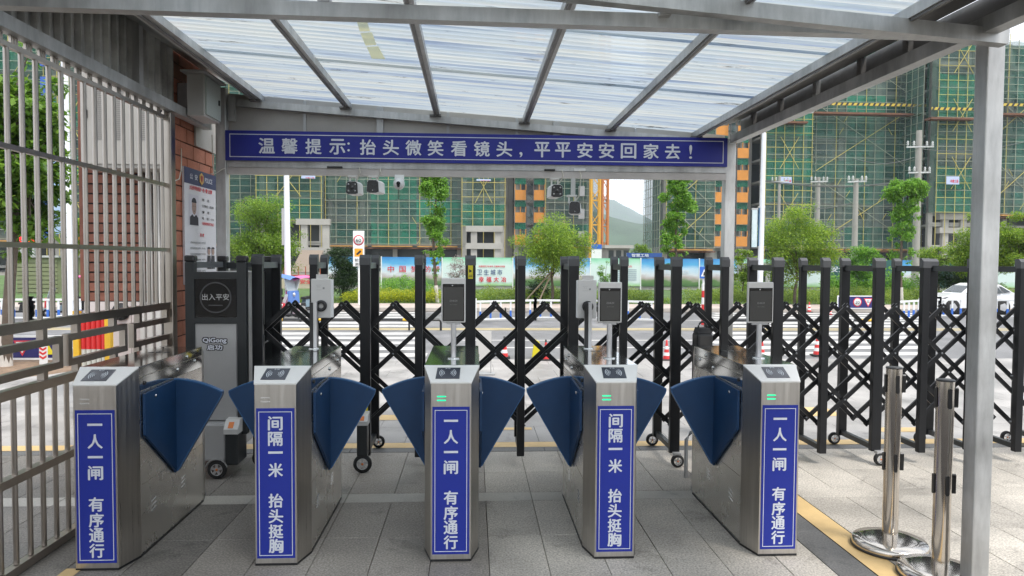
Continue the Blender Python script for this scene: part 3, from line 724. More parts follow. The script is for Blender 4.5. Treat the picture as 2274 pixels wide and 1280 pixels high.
# scissor bars in two planes
pit = (gx[14] - gx[4]) / 10; zt_, zb_ = 1.222, .305
for (yy, off) in ((5.50, 0.0), (5.70, 0.0)):
    for i in range(-1, 16):
        a = gx[i] if i >= 0 else gx[0] - pit; b = gx[i + 1] if i < 15 else gx[15] + pit
        xm = (a + b) / 2
        for s in (-1, 1):
            # full bar: 2.5 pitches; clipped at the head on the left
            xe = xm + s * 2.5 * pit; ze = zb_
            x0c, z0c = xm, zt_
            lim = gx[0] + .01
            if min(x0c, xe) < lim:
                if s < 0:
                    if xm <= lim: continue
                    f_ = (xm - lim) / (xm - xe); xe, ze = lim, zt_ - (zt_ - zb_) * f_
                else:
                    f_ = (lim - xm) / (xe - xm); x0c, z0c = lim, zt_ - (zt_ - zb_) * f_
            if s > 0 and xe > 5.0: xe2 = 5.0; ze = zt_ - (zt_ - zb_) * (xe2 - xm) / (xe - xm); xe = xe2
            d = Vector((xe - x0c, 0, ze - z0c)).normalized()
            p0 = Vector((x0c, yy + s * .009, z0c)) - d * .024; p1 = Vector((xe, yy + s * .009, ze)) + d * .028
            br = MB().bar(p0, p1, .016, .032).build('lattice_bar', M_black, gt)
    pv = MB()
    for i in range(0, 15):
        for k in range(6):
            x = (gx[i] + gx[i + 1]) / 2 if k % 2 == 0 else gx[i + 1]
            pv.lathe([(0, -.022), (.008, -.022), (.008, .0)], (x, yy, zt_ - (zt_ - zb_) * k / 5), 6, axis='Y')
    tag(pv.build('pivot_bolts', M_greysteel, gt), kind='stuff')
# small stickers on the posts
MB().box(gx[4] - .018, gx[4] + .018, YF - .027, YF - .0245, 1.43, 1.53).build('warning_sticker', M_sticker, gt)
st = MB().prism([(gx[4] - .010, YF - .0275, 1.475), (gx[4] + .012, YF - .0275, 1.488), (gx[4] - .010, YF - .0275, 1.502)], (0, -.001, 0)).box(gx[4] - .014, gx[4] + .014, YF - .0285, YF - .0275, 1.455, 1.459).box(gx[4] - .014, gx[4] + .014, YF - .0285, YF - .0275, 1.443, 1.448).build('sticker_print', M_blackp, gt)
MB().box(gx[2] - .02, gx[2] + .02, YF - .027, YF - .0245, .40, .56).build('warning_sticker', M_sticker, gt)
tb = MB()
for k in range(4): tb.box(gx[2] - .015, gx[2] + .015, YF - .0285, YF - .0275, .47 + .015 * k, .475 + .015 * k)
tb.build('sticker_print', M_blackp, gt)
# motor head
hx0, hx1, hy, hy2 = -2.055, -1.632, 5.27, 6.0
hd = MB().box(hx0 + .055, hx1 - .055, hy + .02, hy2 - .06, .40, 1.47).build('head_cabinet', M_silver, gt)
for x in (hx0 + .03, hx1 - .03):
    for y in (hy + .03, hy2 - .03):
        MB().box(x - .033, x + .033, y - .03, y + .03, .30, 1.545, bev=.004).build('head_post', M_anthra, gt)
        MB().box(x - .038, x + .038, y - .035, y + .035, 1.545, 1.592, bev=.012).build('head_post_cap', M_blackcap, gt)
MB().box(hx0 + .06, hx1 - .06, hy + .0, hy + .03, 1.425, 1.474).build('head_crossbar', M_anthra, gt)
MB().box(hx0 + .06, hx1 - .06, hy + .0, hy + .03, 1.102, 1.145).build('head_crossbar', M_anthra, gt)
for x in (hx0 + .03, hx1 - .03): MB().box(x - .012, x + .012, hy + .06, hy2 - .06, 1.50, 1.545).build('top_rail', M_greysteel, gt)
MB().box(hx0 + .06, hx1 - .06, hy2 - .045, hy2 - .015, 1.49, 1.54).build('top_rail', M_anthra, gt)
sc_ = MB().box(hx0 + .066, hx1 - .066, hy + .004, hy + .02, 1.148, 1.424).build('led_screen', M_glassblk, hd)
rg = MB(); cx, cz = (hx0 + hx1) / 2, 1.29; scx = MB()
for k in range(40):
    a, b = 2 * math.pi * k / 40, 2 * math.pi * (k + 1) / 40
    for r0, r1 in ((.102, .112),):
        rg.add([(cx + r * math.cos(t), hy + .0025, cz + r * math.sin(t)) for r, t in ((r0, a), (r1, a), (r1, b), (r0, b))], [(0, 1, 2, 3)])
put_text(scx, '出入平安', .06, (cx, hy + .002, cz + .004), fit=(.19, .046), bold=.005)
rg.add([(cx - .05, hy + .002, cz - .06), (cx + .05, hy + .002, cz - .06), (cx + .05, hy + .002, cz - .052), (cx - .05, hy + .002, cz - .052)], [(0, 1, 2, 3)])
rg.build('screen_ring', mat('ring_grey', (0.055, 0.055, 0.058), 0.4), gt)
scx.build('screen_lettering', mat('lit_letters', (0.30, 0.30, 0.30), 0.4, emit=0.25), gt)
fpn = MB().box(hx0 + .062, hx1 - .072, hy + .012, hy + .02, .405, 1.098).build('front_panel', M_silver, gt)
lg = MB(); put_text(lg, 'QiGong', .05, (cx - .012, hy + .0110, .978), fit=(.165, .040), bold=.26, mi=0)
put_text(lg, '启功', .04, (cx - .012, hy + .0110, .930), fit=(.105, .036), bold=.26, mi=0)
lg.build('logo_outline', M_blackp, gt)
lg = MB(); put_text(lg, 'QiGong', .05, (cx - .012, hy + .0085, .978), fit=(.165, .040), bold=.05)
put_text(lg, '启功', .04, (cx - .012, hy + .0085, .930), fit=(.105, .036), bold=.045)
lg.build('logo_lettering', M_letter, gt)
MB().box(hx0 + .02, hx1 - .125, hy - .09, hy2 - .1, .13, .395, bev=.012).build('drive_box', M_silver, gt)
MB().box(hx1 - .122, hx1 - .035, hy - .10, hy + .12, .10, .36, bev=.01).build('lamp_column', M_anthra, gt)
lh = MB().prism([(hx1 - .128, hy - .108, .325), (hx1 - .128, hy - .108, .36), (hx1 - .128, hy - .05, .42), (hx1 - .128, hy + .12, .43), (hx1 - .128, hy + .12, .325)], (.10, 0, 0)).build('lamp_housing', M_whiteg, gt)
MB().prism([(hx1 - .10, hy - .103, .369), (hx1 - .10, hy - .068, .405), (hx1 - .10, hy - .062, .400), (hx1 - .10, hy - .097, .364)], (.036, 0, 0)).build('amber_lamp', M_amber, lh)
for x, y, r in ((-1.815, 5.19, .068), (-1.60, 5.50, .062), (-1.98, 5.9, .062)): wheel(x, y, r)
mg = MB()
for k in range(6):
    a, b = R(15 + 25 * k), R(15 + 25 * (k + 1))
    mg.bar((-1.815 + .080 * math.cos(a), 5.185, .068 + .080 * math.sin(a)), (-1.815 + .080 * math.cos(b), 5.185, .068 + .080 * math.sin(b)), .04, .006)
mg.build('mudguard', M_silver, gt)
MB().box(-1.94, -1.90, hy - .095, hy - .088, .345, .353).build('latch', M_rim, gt)
for (z, x0_) in ((1.47, 0), (.86, 0)): MB().tube([(hx1 + .002, 5.6, z * .6 + .02), (gx[0] + .02, 5.6, z * .6 + .06)], .006, 6).build('link_rod', M_rim, gt)

# ================================================================ BELT POSTS
def beltpost(label, x, y, h=1.0):
    t = thing('belt_post', label, 'belt post', (x, y, 0), 0, 'chrome belt posts beside the yellow line')
    MB().lathe([(.0, 0), (.195, 0), (.198, .006), (.195, .012), (0, .012)], (x, y, .001), 40).build('rubber_ring', M_blackcap, t)
    MB().lathe([(.192, .013), (.193, .034), (.186, .044), (.12, .052), (.05, .056), (.0, .056)], (x, y, 0), 48).build('base', M_chrome, t)
    MB().lathe([(.0405, .05), (.0405, h - .008)], (x, y, 0), 32).build('tube', M_chrome, t)
    MB().lathe([(.0415, h - .008), (.043, h - .004), (.041, h), (0, h + .002)], (x, y, 0), 32).build('top_cap', M_blackcap, t)
    for zc_ in (h - .09, h - .52):
        for a in (-96, -8, 82, 172):
            ca, sa = math.cos(R(a)), math.sin(R(a)); r = .042
            b = MB(); p = Vector((x + ca * r, y + sa * r, zc_)); tn = Vector((-sa, ca, 0)); nn = Vector((ca, sa, 0))
            pts = []
            for k in range(12):
                an = 2 * math.pi * k / 12; pts.append(p + tn * (.0095 * math.cos(an)) + Vector((0, 0, 1)) * (.010 * math.sin(an) + (.04 if math.sin(an) > 0 else -.04)))
            b.prism(pts, nn * (.006 if a != -8 else .018)); b.build('belt_slot', M_blackcap, t)
M_chrome = mat('chrome_tube', (0.56, 0.52, 0.47), 0.13, 1.0, var=0.08, scale=3, bump=0.01, bscale=7)
beltpost('chrome belt post standing nearer the gate, its round base wholly in view', 2.302, 3.80)
beltpost('chrome belt post nearer the camera, touching the big steel post, base cut by frame', 2.335, 3.42, .995)
# ================================================================ STEEL FENCE (left)
fn = thing('steel_fence', 'polished stainless steel fence with vertical bars and a key-pattern band at left', 'fence', (-2.25, 4.4, 0))
FX = -2.25
def fr_(name, y0, y1, z0, z1, d=.034, m=M_fence): return MB().box(FX - d / 2, FX + d / 2, y0, y1, z0, z1).build(name, m, fn)
barU = MB().tube([(0, 0, 0), (0, 0, 1)], .0135, 10).build('bar', M_fence); bm_ = barU.data; bpy.data.objects.remove(barU)
yb = 3.638 - .1157 * 12; by = []
while yb < 5.45: by.append(yb); yb += .1157
for yy in by:
    o = inst(bm_, 'bar', fn, (0, yy - 4.4, 1.24), scale=(1, 1, 1.35))
    if yy < 5.4: inst(bm_, 'bar', fn, (0, yy - 4.4, .055), scale=(1, 1, .83))
for z in (2.595, 2.105, 1.632): fr_('rail', 2.1, 5.45, z - .013, z + .013, .026)
sc = MB()
for yy in by:
    for k in (-1, 0, 1): sc.box(FX - .006, FX + .006, yy + .058 + k * .022 - .006, yy + .058 + k * .022 + .006, 2.608, 2.648)
sc.build('comb_strip', M_fence, fn)
for z, h_ in ((1.222, .05), (.478, .042), (.03, .042)): fr_('rail', 2.1, 5.45, z - h_ / 2, z + h_ / 2, .045)
fr_('rail', 2.1, 5.45, .905 - .024, .905 + .024, .045)
MB().box(FX - .035, FX + .035, 5.45, 5.53, 0, 2.64, bev=.005).build('post', M_fence, fn)
MB().box(FX - .035, FX + .035, 2.02, 2.1, 0, 2.64, bev=.005).build('post', M_fence, fn)
def fy(px): return P(px, 600, X=FX).y
def fz(px, py): return P(px, py, X=FX).z
w_ = .038
def hb(pa, pb, z): fr_('key_bar', min(pa, pb), max(pa, pb), z - w_ / 2, z + w_ / 2, .036)
def vb(y, za, zb_): fr_('key_bar', y - w_ / 2, y + w_ / 2, min(za, zb_) + w_ / 2 * 0, max(za, zb_), .0365)
# key pattern: three linked rectangles between the two heavy rails
YA, YB0, YB1, YC0, YC1 = fy(125), fy(146), fy(272), fy(292), fy(380)
zA1, zA0 = fz(60, 768), fz(60, 828); zB1, zB0 = fz(210, 738), fz(210, 790); zC1, zC0 = fz(340, 716), fz(340, 755)
hb(2.1, YA, zA1); hb(2.1, YA, zA0); vb(YA, zA0 - .019, zA1 + .019)
hb(YB0, YB1, zB1); hb(YB0, YB1, zB0); vb(YB0, zB0 - .019, zB1 + .019); vb(YB1, zB0 - .019, zB1 + .019)
hb(YC0, YC1, zC1); hb(YC0, YC1, zC0); vb(YC0, zC0 - .019, zC1 + .019); vb(YC1, zC0 - .019, zC1 + .019)
for p_, za, zb2 in ((90, 1.2, zA1), (166, 1.2, zB1), (248, 1.2, zB1), (305, 1.2, zC1), (366, 1.2, zC1), (90, zA0, .93), (166, zB0, .93), (250, zB0, .93), (303, zC0, .93), (366, zC0, .93)):
    vb(fy(p_), zb2, za)

# ================================================================ BRICK WALLS
def brickwall(root, m, origin, ax, L, z0, z1, ch, bl, t=.014, j=.010):
    ax = Vector(ax); k = int((z1 - z0) / ch); nrm = Vector((ax.y, -ax.x, 0)); n = 0
    mb = MB(); mb.prism([Vector((0, 0, 0)), ax * (bl - j), ax * (bl - j) + Vector((0, 0, ch - j)), Vector((0, 0, ch - j))], nrm * t)
    o = mb.build('brick', m); full = o.data; bpy.data.objects.remove(o)
    for r in range(k):
        s = -(bl / 2 if r % 2 else 0.0)
        while s < L - .01:
            a, b = max(s, 0), min(s + bl - j, L)
            if b - a > .03:
                loc = Vector(origin) + ax * a + Vector((0, 0, z0 + r * ch)) - root.location + nrm * random.uniform(-.002, .001)
                inst(full, 'brick', root, loc, scale=((b - a) / (bl - j) if abs(ax.x) > .5 else 1, (b - a) / (bl - j) if abs(ax.y) > .5 else 1, 1)); n += 1
            s += bl
    return n
w1 = thing('brick_wall', 'orange brick wall end beside the police notice, under the canopy', 'wall', (-2.36, 5.95, 0))
MB().box(-2.35, -2.316, 5.58, 6.58, 0, 3.6).build('wall_core', M_mortar, w1)
brickwall(w1, M_brick_o, (-2.316, 5.585, 0), (0, 1, 0), .99, .02, 3.5, .118, .262)
gh = thing('gatehouse', 'gatehouse of russet brick above a white panelled base, seen through the steel fence', 'building', (-3.5, 7.9, 0))
MB().box(-3.95, -3.02, 7.62, 8.2, 1.1, 3.9).build('wall', M_mortar, gh)
brickwall(gh, M_brick_d, (-3.95, 7.62, 0), (1, 0, 0), .93, 1.13, 3.8, .1003, .372, j=.017)
M_wpanel = mat('white_base_panel', (0.58, 0.53, 0.52), 0.5, var=0.06, scale=3, dirt=0.15)
for i in range(4):
    x = -3.97 + .235 * i; MB().box(x, x + .229, 7.585, 7.66, 0, 1.12).build('base_panel', M_wpanel, gh)
for x, w in ((-3.375, .045), (-3.30, .055), (-3.215, .05), (-3.12, .06)):
    MB().box(x - w / 2, x + w / 2, 7.54, 7.585, 0, 2.5, bev=.006).build('downpipe', M_whiteg, gh)
MB().lathe([(.09, 0), (.09, -.02), (0, -.03)], (-3.32 - .28, 7.585, 1.02), 16, axis='Y').build('wall_lamp', M_blackcap, gh)
MB().box(-4.0, -3.965, 7.58, 7.68, 1.13, 3.9).build('corner_trim', M_brick_d, gh)
cb_ = thing('metal_cabinet', 'large grey louvred metal cabinet hung on the gatehouse behind the fence', 'cabinet', (-3.35, 7.35, 2.45))
MB().box(-3.80, -2.90, 7.24, 7.58, 2.44, 3.40, bev=.01).build('cabinet_body', mat('cabinet_grey', (0.36, 0.345, 0.32), 0.5, 0.2, var=.05, scale=3, dirt=.15), cb_)
for a, b in ((-3.72, -3.32), (-3.31, -2.91)):
    d = MB().box(a, b, 7.225, 7.24, 2.48, 3.36, bev=.003).build('door', MATS['cabinet_grey'], cb_)
    lv = MB()
    for k in range(26):
        for xx in (a + .06, b - .13): lv.bar((xx, 7.224, 2.72 + .019 * k), (xx + .07, 7.224, 2.72 + .019 * k), .008, .006)
    lv.build('louvres', mat('louvre_grey', (0.22, 0.21, 0.2), .5), d)
MB().box(-3.75, -3.73, 7.20, 7.24, 2.92, 3.0).build('handle', M_blackcap, cb_)
jb = thing('junction_box', 'pale grey electrical box with a keyed door high on the brick wall', 'electrical box', (-2.15, 5.8, 2.66))
bj = P(415, 165, Y=5.6); 
MB().box(-2.195, -2.065, 5.70, 6.04, 2.665, 2.985, bev=.006).build('box_body', M_whiteg, jb)
dj = MB().box(-2.065, -2.05, 5.715, 6.025, 2.68, 2.972, bev=.003).build('door', mat('pale_green_grey', (0.5, 0.55, 0.52), .45), jb)
MB().box(-2.05, -2.042, 5.97, 5.99, 2.80, 2.84).build('lock', M_blackcap, dj)
MB().box(-2.22, -2.03, 5.64, 6.10, 2.986, 3.0).build('rain_lid', M_whiteg, jb)
MB().box(-2.298, -2.196, 5.78, 6.04, 2.72, 2.93).build('wall_bracket', M_galv_d, jb)
wb = thing('wall_board', 'plain grey backing board with a small switch box beside the electrical box', 'board', (-2.3, 6.3, 2.6))
MB().box(-2.30, -2.285, 6.12, 6.60, 2.5, 3.1).build('backing', M_fascia, wb)
MB().box(-2.285, -2.22, 6.16, 6.3, 2.74, 2.87, bev=.004).build('switch_box', M_silver, wb)

# police notice
pn = thing('police_notice', 'white police notice board with navy heading and officer portrait on the brick wall', 'notice board', (-2.29, 6.2, 1.1))
ny0, ny1, nz0, nz1 = 5.86, 6.56, 1.36, 2.30
MB().box(-2.300, -2.284, ny0, ny1, nz0, nz1).build('board', mat('notice_white', (0.68, 0.67, 0.70), .4), pn)
hdn = MB().box(-2.2835, -2.2815, ny0, ny1, nz1 - .128, nz1).build('heading', mat('police_navy', (0.02, 0.03, 0.11), .4), pn)
def nt_(mb, txt, yc, zc_, w, h, b=.03): put_text(mb, txt, .05, (-2.2805, yc, zc_), xa=(0, 1, 0), bold=b, fit=(w, h)); return mb
hz_ = nz1 - .064
t1 = nt_(MB(), '公  安', ny0 + .19, hz_, .16, .045); t1.build('heading_letters', M_letter, hdn); nt_(MB(), 'POLICE', ny0 + .52, hz_, .17, .04).build('heading_letters', M_letter, hdn)
M_gold = mat('gold_emblem', (0.55, 0.33, 0.08), .4)
em = MB()
pts = [(-2.280, ny0 + .355 + r * math.cos(a), hz_ + r * 1.0 * math.sin(a)) for a, r in [(R(90 + 30 * k), .052 if k % 2 == 0 else .045) for k in range(12)]]
em.prism(pts, (.003, 0, 0)); em.build('emblem', M_gold, hdn)
MB().prism([(-2.2765, ny0 + .355 + dy, hz_ + dz) for dy, dz in ((-.022, .024), (.022, .024), (.022, -.008), (0, -.028), (-.022, -.008))], (.002, 0, 0)).build('emblem_shield', mat('emblem_red', (.35, .03, .03), .4), hdn)
t2 = nt_(MB(), '大冶市学校校园“一校一警”公示牌', ny0 + .35, 2.145, .50, .036, .04)
nt_(t2, '（有困难请拨打电话）', ny0 + .50, 1.865, .28, .026); nt_(t2, '职 责', ny0 + .36, 1.765, .09, .03); t2.build('red_text', M_sred, pn)
t3 = MB()
for k, s in enumerate(('姓    名：', '工作单位：派出所', '警    号：', '电    话：110')): nt_(t3, s, ny0 + (.50 if k % 2 else .46), 2.065 - .052 * k, .27 if k % 2 else .18, .022)
for k in range(6): nt_(t3, '维护校园及周边治安秩序，保护师生' if k % 2 else '负责指导校园安全防范工作的开展', ny0 + .27, 1.70 - .047 * k, .33, .017, .0)
t3.build('black_text', M_blackp, pn)
# head-and-shoulders portrait, generic
M_skin = mat('portrait_skin', (0.35, 0.24, 0.2), .6); M_uni = mat('portrait_uniform', (.02, .02, .03), .6)
pc = (ny0 + .19, 1.975); X_ = -2.2805
def flat(mb, pts, dx=0.0): mb.add([(X_ + dx, y, z) for y, z in pts], [list(range(len(pts)))]); return mb
def ell(yc, zc_, ry, rz, a0=0, a1=360, n=16): return [(yc + ry * math.cos(R(a0 + (a1 - a0) * k / n)), zc_ + rz * math.sin(R(a0 + (a1 - a0) * k / n))) for k in range(n + (0 if a1 - a0 == 360 else 1))]
flat(MB(), [(pc[0] - .10, pc[1] - .135), (pc[0] + .10, pc[1] - .135), (pc[0] + .10, pc[1] + .115), (pc[0] - .10, pc[1] + .115)], -.0004).build('portrait_ground', mat('portrait_back', (.62, .60, .66), .5), pn)
flat(MB(), [(pc[0] - .092, pc[1] - .133), (pc[0] + .092, pc[1] - .133), (pc[0] + .088, pc[1] - .07), (pc[0] + .04, pc[1] - .045), (pc[0], pc[1] - .065), (pc[0] - .04, pc[1] - .045), (pc[0] - .088, pc[1] - .07)]).build('portrait_uniform', M_uni, pn)
flat(MB(), ell(pc[0], pc[1] + .018, .048, .066), .0004).build('portrait_face', M_skin, pn)
fh = flat(MB(), ell(pc[0], pc[1] + .05, .052, .040, 0, 180), .0008); flat(fh, ell(pc[0] - .018, pc[1] + .022, .008, .003), .0008); flat(fh, ell(pc[0] + .018, pc[1] + .022, .008, .003), .0008); flat(fh, ell(pc[0], pc[1] - .018, .014, .003), .0008)
fh.build('portrait_hair', M_uni, pn)
for k in (0, 1):
    yc, zc_ = ny0 + .515 + .095 * k, 1.64
    flat(MB(), ell(yc, zc_ - .01, .032, .03), .0002).build('officer_face', M_skin, pn)
    f2 = flat(MB(), ell(yc, zc_ + .012, .038, .018, 0, 180), .0006); flat(f2, [(yc - .045, zc_ - .16), (yc + .045, zc_ - .16), (yc + .035, zc_ - .045), (yc - .035, zc_ - .045)], .0006); f2.build('officer_uniform', M_uni, pn)
# loose cable round the corner post
cbl = thing('loose_cable', 'thin cream cable looping from the fence past the notice to the rear post', 'cable', (-2.2, 6, 2.2))
pts = [P(*q) for q in ()]
for a in [[(388, 402, 5.5), (398, 398, 5.6), (402, 380, 5.7), (403, 360, 5.8), (402, 330, 5.8)], [(468, 386, 6.1), (476, 387, 6.1), (484, 383, 6.13), (492, 377, 6.13), (500, 374, 6.14)], [(471, 300, 6.1), (472, 345, 6.1), (474, 386, 6.1)]]:
    cbl_o = MB().tube([P(x, y, Y=z) for x, y, z in a], .004, 6); cbl_o.build('cable_run', M_cable, cbl)

# ================================================================ CCTV CAMERAS
def cctv(label, px, py, kind, drop=0.0):
    c = P(px, py, Y=6.12); x, z = c.x, c.z
    t = thing('cctv_camera', label, 'camera', (x, 6.2, 2.278), 0, 'security cameras under the tube below the banner')
    w = .052 if kind != 'dome' else .045
    if kind == 'dome':
        MB().box(x - .04, x + .04, 6.15, 6.16, z + .018, 2.285, bev=.004).build('bracket', M_white, t)
        b = MB().lathe([(0, -.05), (.03, -.046), (.045, -.025), (.048, 0), (.045, .03), (.03, .05)], (x, 6.12, z), 22, axis='Y').build('housing', M_white, t)
        MB().lathe([(.0, -.0545), (.012, -.054), (.017, -.0505)], (x, 6.12, z + .0), 14, axis='Y').build('lens_window', M_glassblk, b)
        MB().lathe([(.0, -.0548), (.008, -.054), (.013, -.0515)], (x, 6.12, z - .018), 14, axis='Y').build('lens_window', M_glassblk, b)
        MB().tube([(x, 6.11, z - .045), (x, 6.11, z - .13)], .003, 5).build('antenna', M_blackcap, t)
        return
    hh = 2.278 - z
    if drop: MB().box(x - .018, x + .018, 6.18, 6.215, z + .11, 2.278).build('drop_tube', M_galv, t)
    br = MB(); zt2 = z + .115 if drop else 2.278
    br.box(x - .05, x + .03, 6.17, 6.25, zt2 - .012, zt2).bar((x - .035, 6.2, zt2), (x - .035, 6.2, z + .045), .012, .03).bar((x + .02, 6.2, zt2), (x + .02, 6.2, z + .045), .012, .03)
    br.build('bracket', M_whiteg, t)
    sh = .018 if kind == 'four' else .03
    sgn = -1 if px > 1150 and kind == 'four' else 1
    b = MB()
    pr = [(-w, -.045), (-w * .9, .038), (-w * .6, .055), (w * .6, .055), (w * .9, .038), (w, -.045), (w * .6, -.055), (-w * .6, -.055)]
    f0 = [(x + a, 6.09, z + q) for a, q in pr]; b1 = [(x + a + sh * sgn, 6.25, z + q) for a, q in pr]; n_ = len(pr)
    b.add(f0 + b1, [list(range(n_))[::-1], list(range(n_, 2 * n_))] + [(i, (i + 1) % n_, n_ + (i + 1) % n_, n_ + i) for i in range(n_)])
    bo = b.build('housing', M_white, t)
    g = MB().prism([(x + a * .95, 6.088, z + q * .93) for a, q in pr], (0, -.008, 0)).build('face_glass', M_glassblk, bo)
    ld = MB()
    if kind == 'four':
        for sx in (-1, 1):
            for sz in (-1, 1): ld.lathe([(0, -.003), (.007, -.002), (.007, 0)], (x + sx * .027, 6.079, z + sz * .027), 8, axis='Y')
        MB().lathe([(0, -.004), (.016, -.002), (.017, 0)], (x, 6.0795, z), 14, axis='Y').build('lens', mat('lens_grey', (.04, .04, .04), .2), bo)
    else: ld.lathe([(0, -.003), (.005, -.002), (.005, 0)], (x, 6.079, z - .034), 8, axis='Y')
    ld.build('infrared_lamp', mat('ir_grey', (.45, .45, .45), .4), bo)
    cw = MB().tube([(x + .05, 6.17, 2.33 + .01), (x + .06, 6.14, 2.30), (x + .045, 6.15, z + .1), (x + .01, 6.2, z + .05)], .005, 6).build('lead', M_cable, t)
cctv('four-eyed black-faced camera, leftmost of the five under the tube', 783, 418, 'four')
cctv('plain black-faced camera between the four-eyed and the round one', 829, 415, 'plain')
cctv('small round white camera with a black oval eye under the tube', 886, 409, 'dome')
cctv('four-eyed black-faced camera beside the one on a drop tube', 1236, 425, 'four')
cctv('camera hanging lowest, on a grey drop tube, rightmost of the five', 1275, 462, 'plain', 1)
for i, (a, b, c) in enumerate([(728, 762, 371), (1208, 1232, 382)]):
    q0, q1 = P(a, c + 6, Y=6.2), P(b, c, Y=6.2)
    tag(MB().box(q0.x, q1.x, 6.16, 6.23, 2.3355, 2.352, bev=.004).build('power_adapter', M_blackcap), 'flat black power adapter on the tube above the leftmost camera' if i == 0 else 'flat black power adapter on the tube left of the fourth camera', 'adapter')
q0, q1 = P(1273, 388, Y=6.2), P(1299, 380, Y=6.2)
tag(MB().box(q0.x, q1.x, 6.165, 6.20, 2.3355, 2.362, bev=.004).build('splice_box', M_white), 'small white cable box on the tube above the lowest camera', 'cable box')

# ================================================================ bag and small things by the gate
bg = thing('black_bag', 'black drawstring-topped bag with a carry loop behind the rightmost turnstile', 'bag', (1.86, 5.1, 0))
qb = P(1560, 745, Y=5.1); qx, qz = qb.x, qb.z
MB().box(qx - .058, qx + .058, 5.03, 5.17, .55, qz + .02, bev=.02).build('bag_body', M_blackcap, bg)
MB().prism([(qx - .056, 5.04, qz + .019), (qx + .056, 5.04, qz + .019), (qx + .036, 5.06, qz + .055), (qx - .036, 5.06, qz + .055)], (0, .1, 0)).build('bag_shoulder', M_black, bg)
MB().tube([(qx + .032 * math.cos(R(a)), 5.1, qz + .052 + .045 * math.sin(R(a))) for a in range(0, 181, 20)], .007, 8).build('carry_loop', M_blackcap, bg)
MB().box(qx - .04, qx + .04, 5.04, 5.16, 0.0, .55).build('bag_stand', M_blackcap, bg)
pp = thing('bent_pipe', 'short pale bent pipe rising from the floor behind the rightmost turnstile', 'pipe', (1.6, 5.1, 0))
a = P(1523, 1050, Y=5.1)
MB().tube([(a.x, 5.1, 0), (a.x, 5.1, .28), (a.x + .03, 5.1, .33), (a.x + .12, 5.1, .34)], .014, 8).build('pipe_run', M_silver, pp)

# ================================================================ RED AND YELLOW TUBE PANEL
rp_ = thing('tube_panel', 'panel of upright red-over-white tubes in a yellow frame by the gatehouse', 'barrier panel', (-3.7, 7.2, 0))
for x in (-3.80, -3.505): MB().box(x - .027, x + .027, 7.1, 7.16, 0, 1.06).build('frame_post', M_yellow, rp_)
for k in range(5):
    x = -3.748 + .048 * k
    MB().tube([(x, 7.14, .69), (x, 7.14, 1.0)], .0235, 10).build('red_tube', M_red, rp_)
    MB().tube([(x, 7.14, .02), (x, 7.14, .69)], .0225, 10).build('white_tube', mat('greenish_white', (.55, .55, .5), .5), rp_)
# ================================================================ STREET FURNITURE
def cone(label, px, py, h, top='dark', chev=False, grp='striped cones on the street'):
    p = G(px, py); x, y = p.x, p.y
    t = thing('traffic_cone', label, 'cone', (x, y, 0), 0, grp)
    b = h * .27
    MB().box(x - b, x + b, y - b, y + b, 0, h * .07, bev=.01).build('cone_base', M_blackcap, t)
    prev = h * .07; R_ = [M_red, M_white]
    for k in range(5):
        z0, z1 = h * (.07 + .16 * k), h * (.07 + .16 * (k + 1)); r = lambda z: .19 * h * (1 - z / h * .86)
        MB().lathe([(r(z0), z0), (r(z1), z1)], (x, y, 0), 16).build('cone_band', R_[k % 2], t)
    MB().lathe([(r(h * .87), h * .87), (.045 * h, h), (0, h)], (x, y, 0), 12).build('cone_tip', M_blackcap if top == 'dark' else M_red, t)
    return t
for lab, px, py, hpx, tp_ in [('black-tipped red and white cone right of the middle scanner', 1120, 795, 48, 'dark'), ('black-tipped cone just left of the fourth turnstile top', 1212, 800, 46, 'dark'),
        ('red and white cone behind the gate left of the black bag', 1480, 800, 45, 'red'), ('thin red cone behind the rightmost scanner pole', 1692, 800, 45, 'red'),
        ('black-tipped cone on the right zebra crossing behind the gate', 1814, 790, 46, 'dark'), ('small striped cone on the far kerb beneath the yellow-green tree', 1797, 694, 24, 'red'),
        ('small striped cone lying by the far kerb left of the 20 sign', 1845, 700, 16, 'red')]:
    d = EYE / ((py - 578) / F); cone(lab, px, py, hpx / F * d, tp_)
# yellow wheel clamp-like wedge by the second cone
q = G(1190, 795)
tag(MB().prism([(q.x - .06, q.y, 0), (q.x + .08, q.y, 0), (q.x + .06, q.y, .25), (q.x - .02, q.y, .3)], (0, .1, 0)).build('yellow_wedge', M_sticker), 'small yellow and black wedge marker beside the cone left of the fourth turnstile', 'marker')

def low_barrier(label, px0, px1, pyb, n, grp='black and yellow knee-high barriers'):
    a, b = G(px0, pyb), G(px1, pyb); y = a.y; t = thing('low_barrier', label, 'barrier', ((a.x + b.x) / 2, y, 0), 0, grp)
    h = .235; MB().tube([(a.x, y, 0), (a.x, y, h - .04), (a.x + .04, y, h), (b.x - .04, y, h), (b.x, y, h - .04), (b.x, y, 0)], .026, 8).build('hoop', M_blackcap, t)
    k = max(2, int((b.x - a.x) / .8))
    for i in range(1, k): x = a.x + (b.x - a.x) * i / k; MB().tube([(x - .14, y, h), (x + .14, y, h)], .031, 8).build('yellow_band', M_yellow, t)
    for i in range(1, n): x = a.x + (b.x - a.x) * i / n; MB().box(x - .02, x + .02, y - .02, y + .02, 0, h - .02).build('leg', M_blackcap, t)
low_barrier('black and yellow barrier behind the second turnstile, its left end by the scooters', 520, 800, 734, 3)
low_barrier('black and yellow barrier ending just left of the middle scanner', 838, 979, 734, 2)
low_barrier('black and yellow barrier running behind the rightmost scanner', 1600, 1782, 734, 3)
low_barrier('short black and yellow barrier beneath the 20 sign board', 1893, 1952, 734, 1)

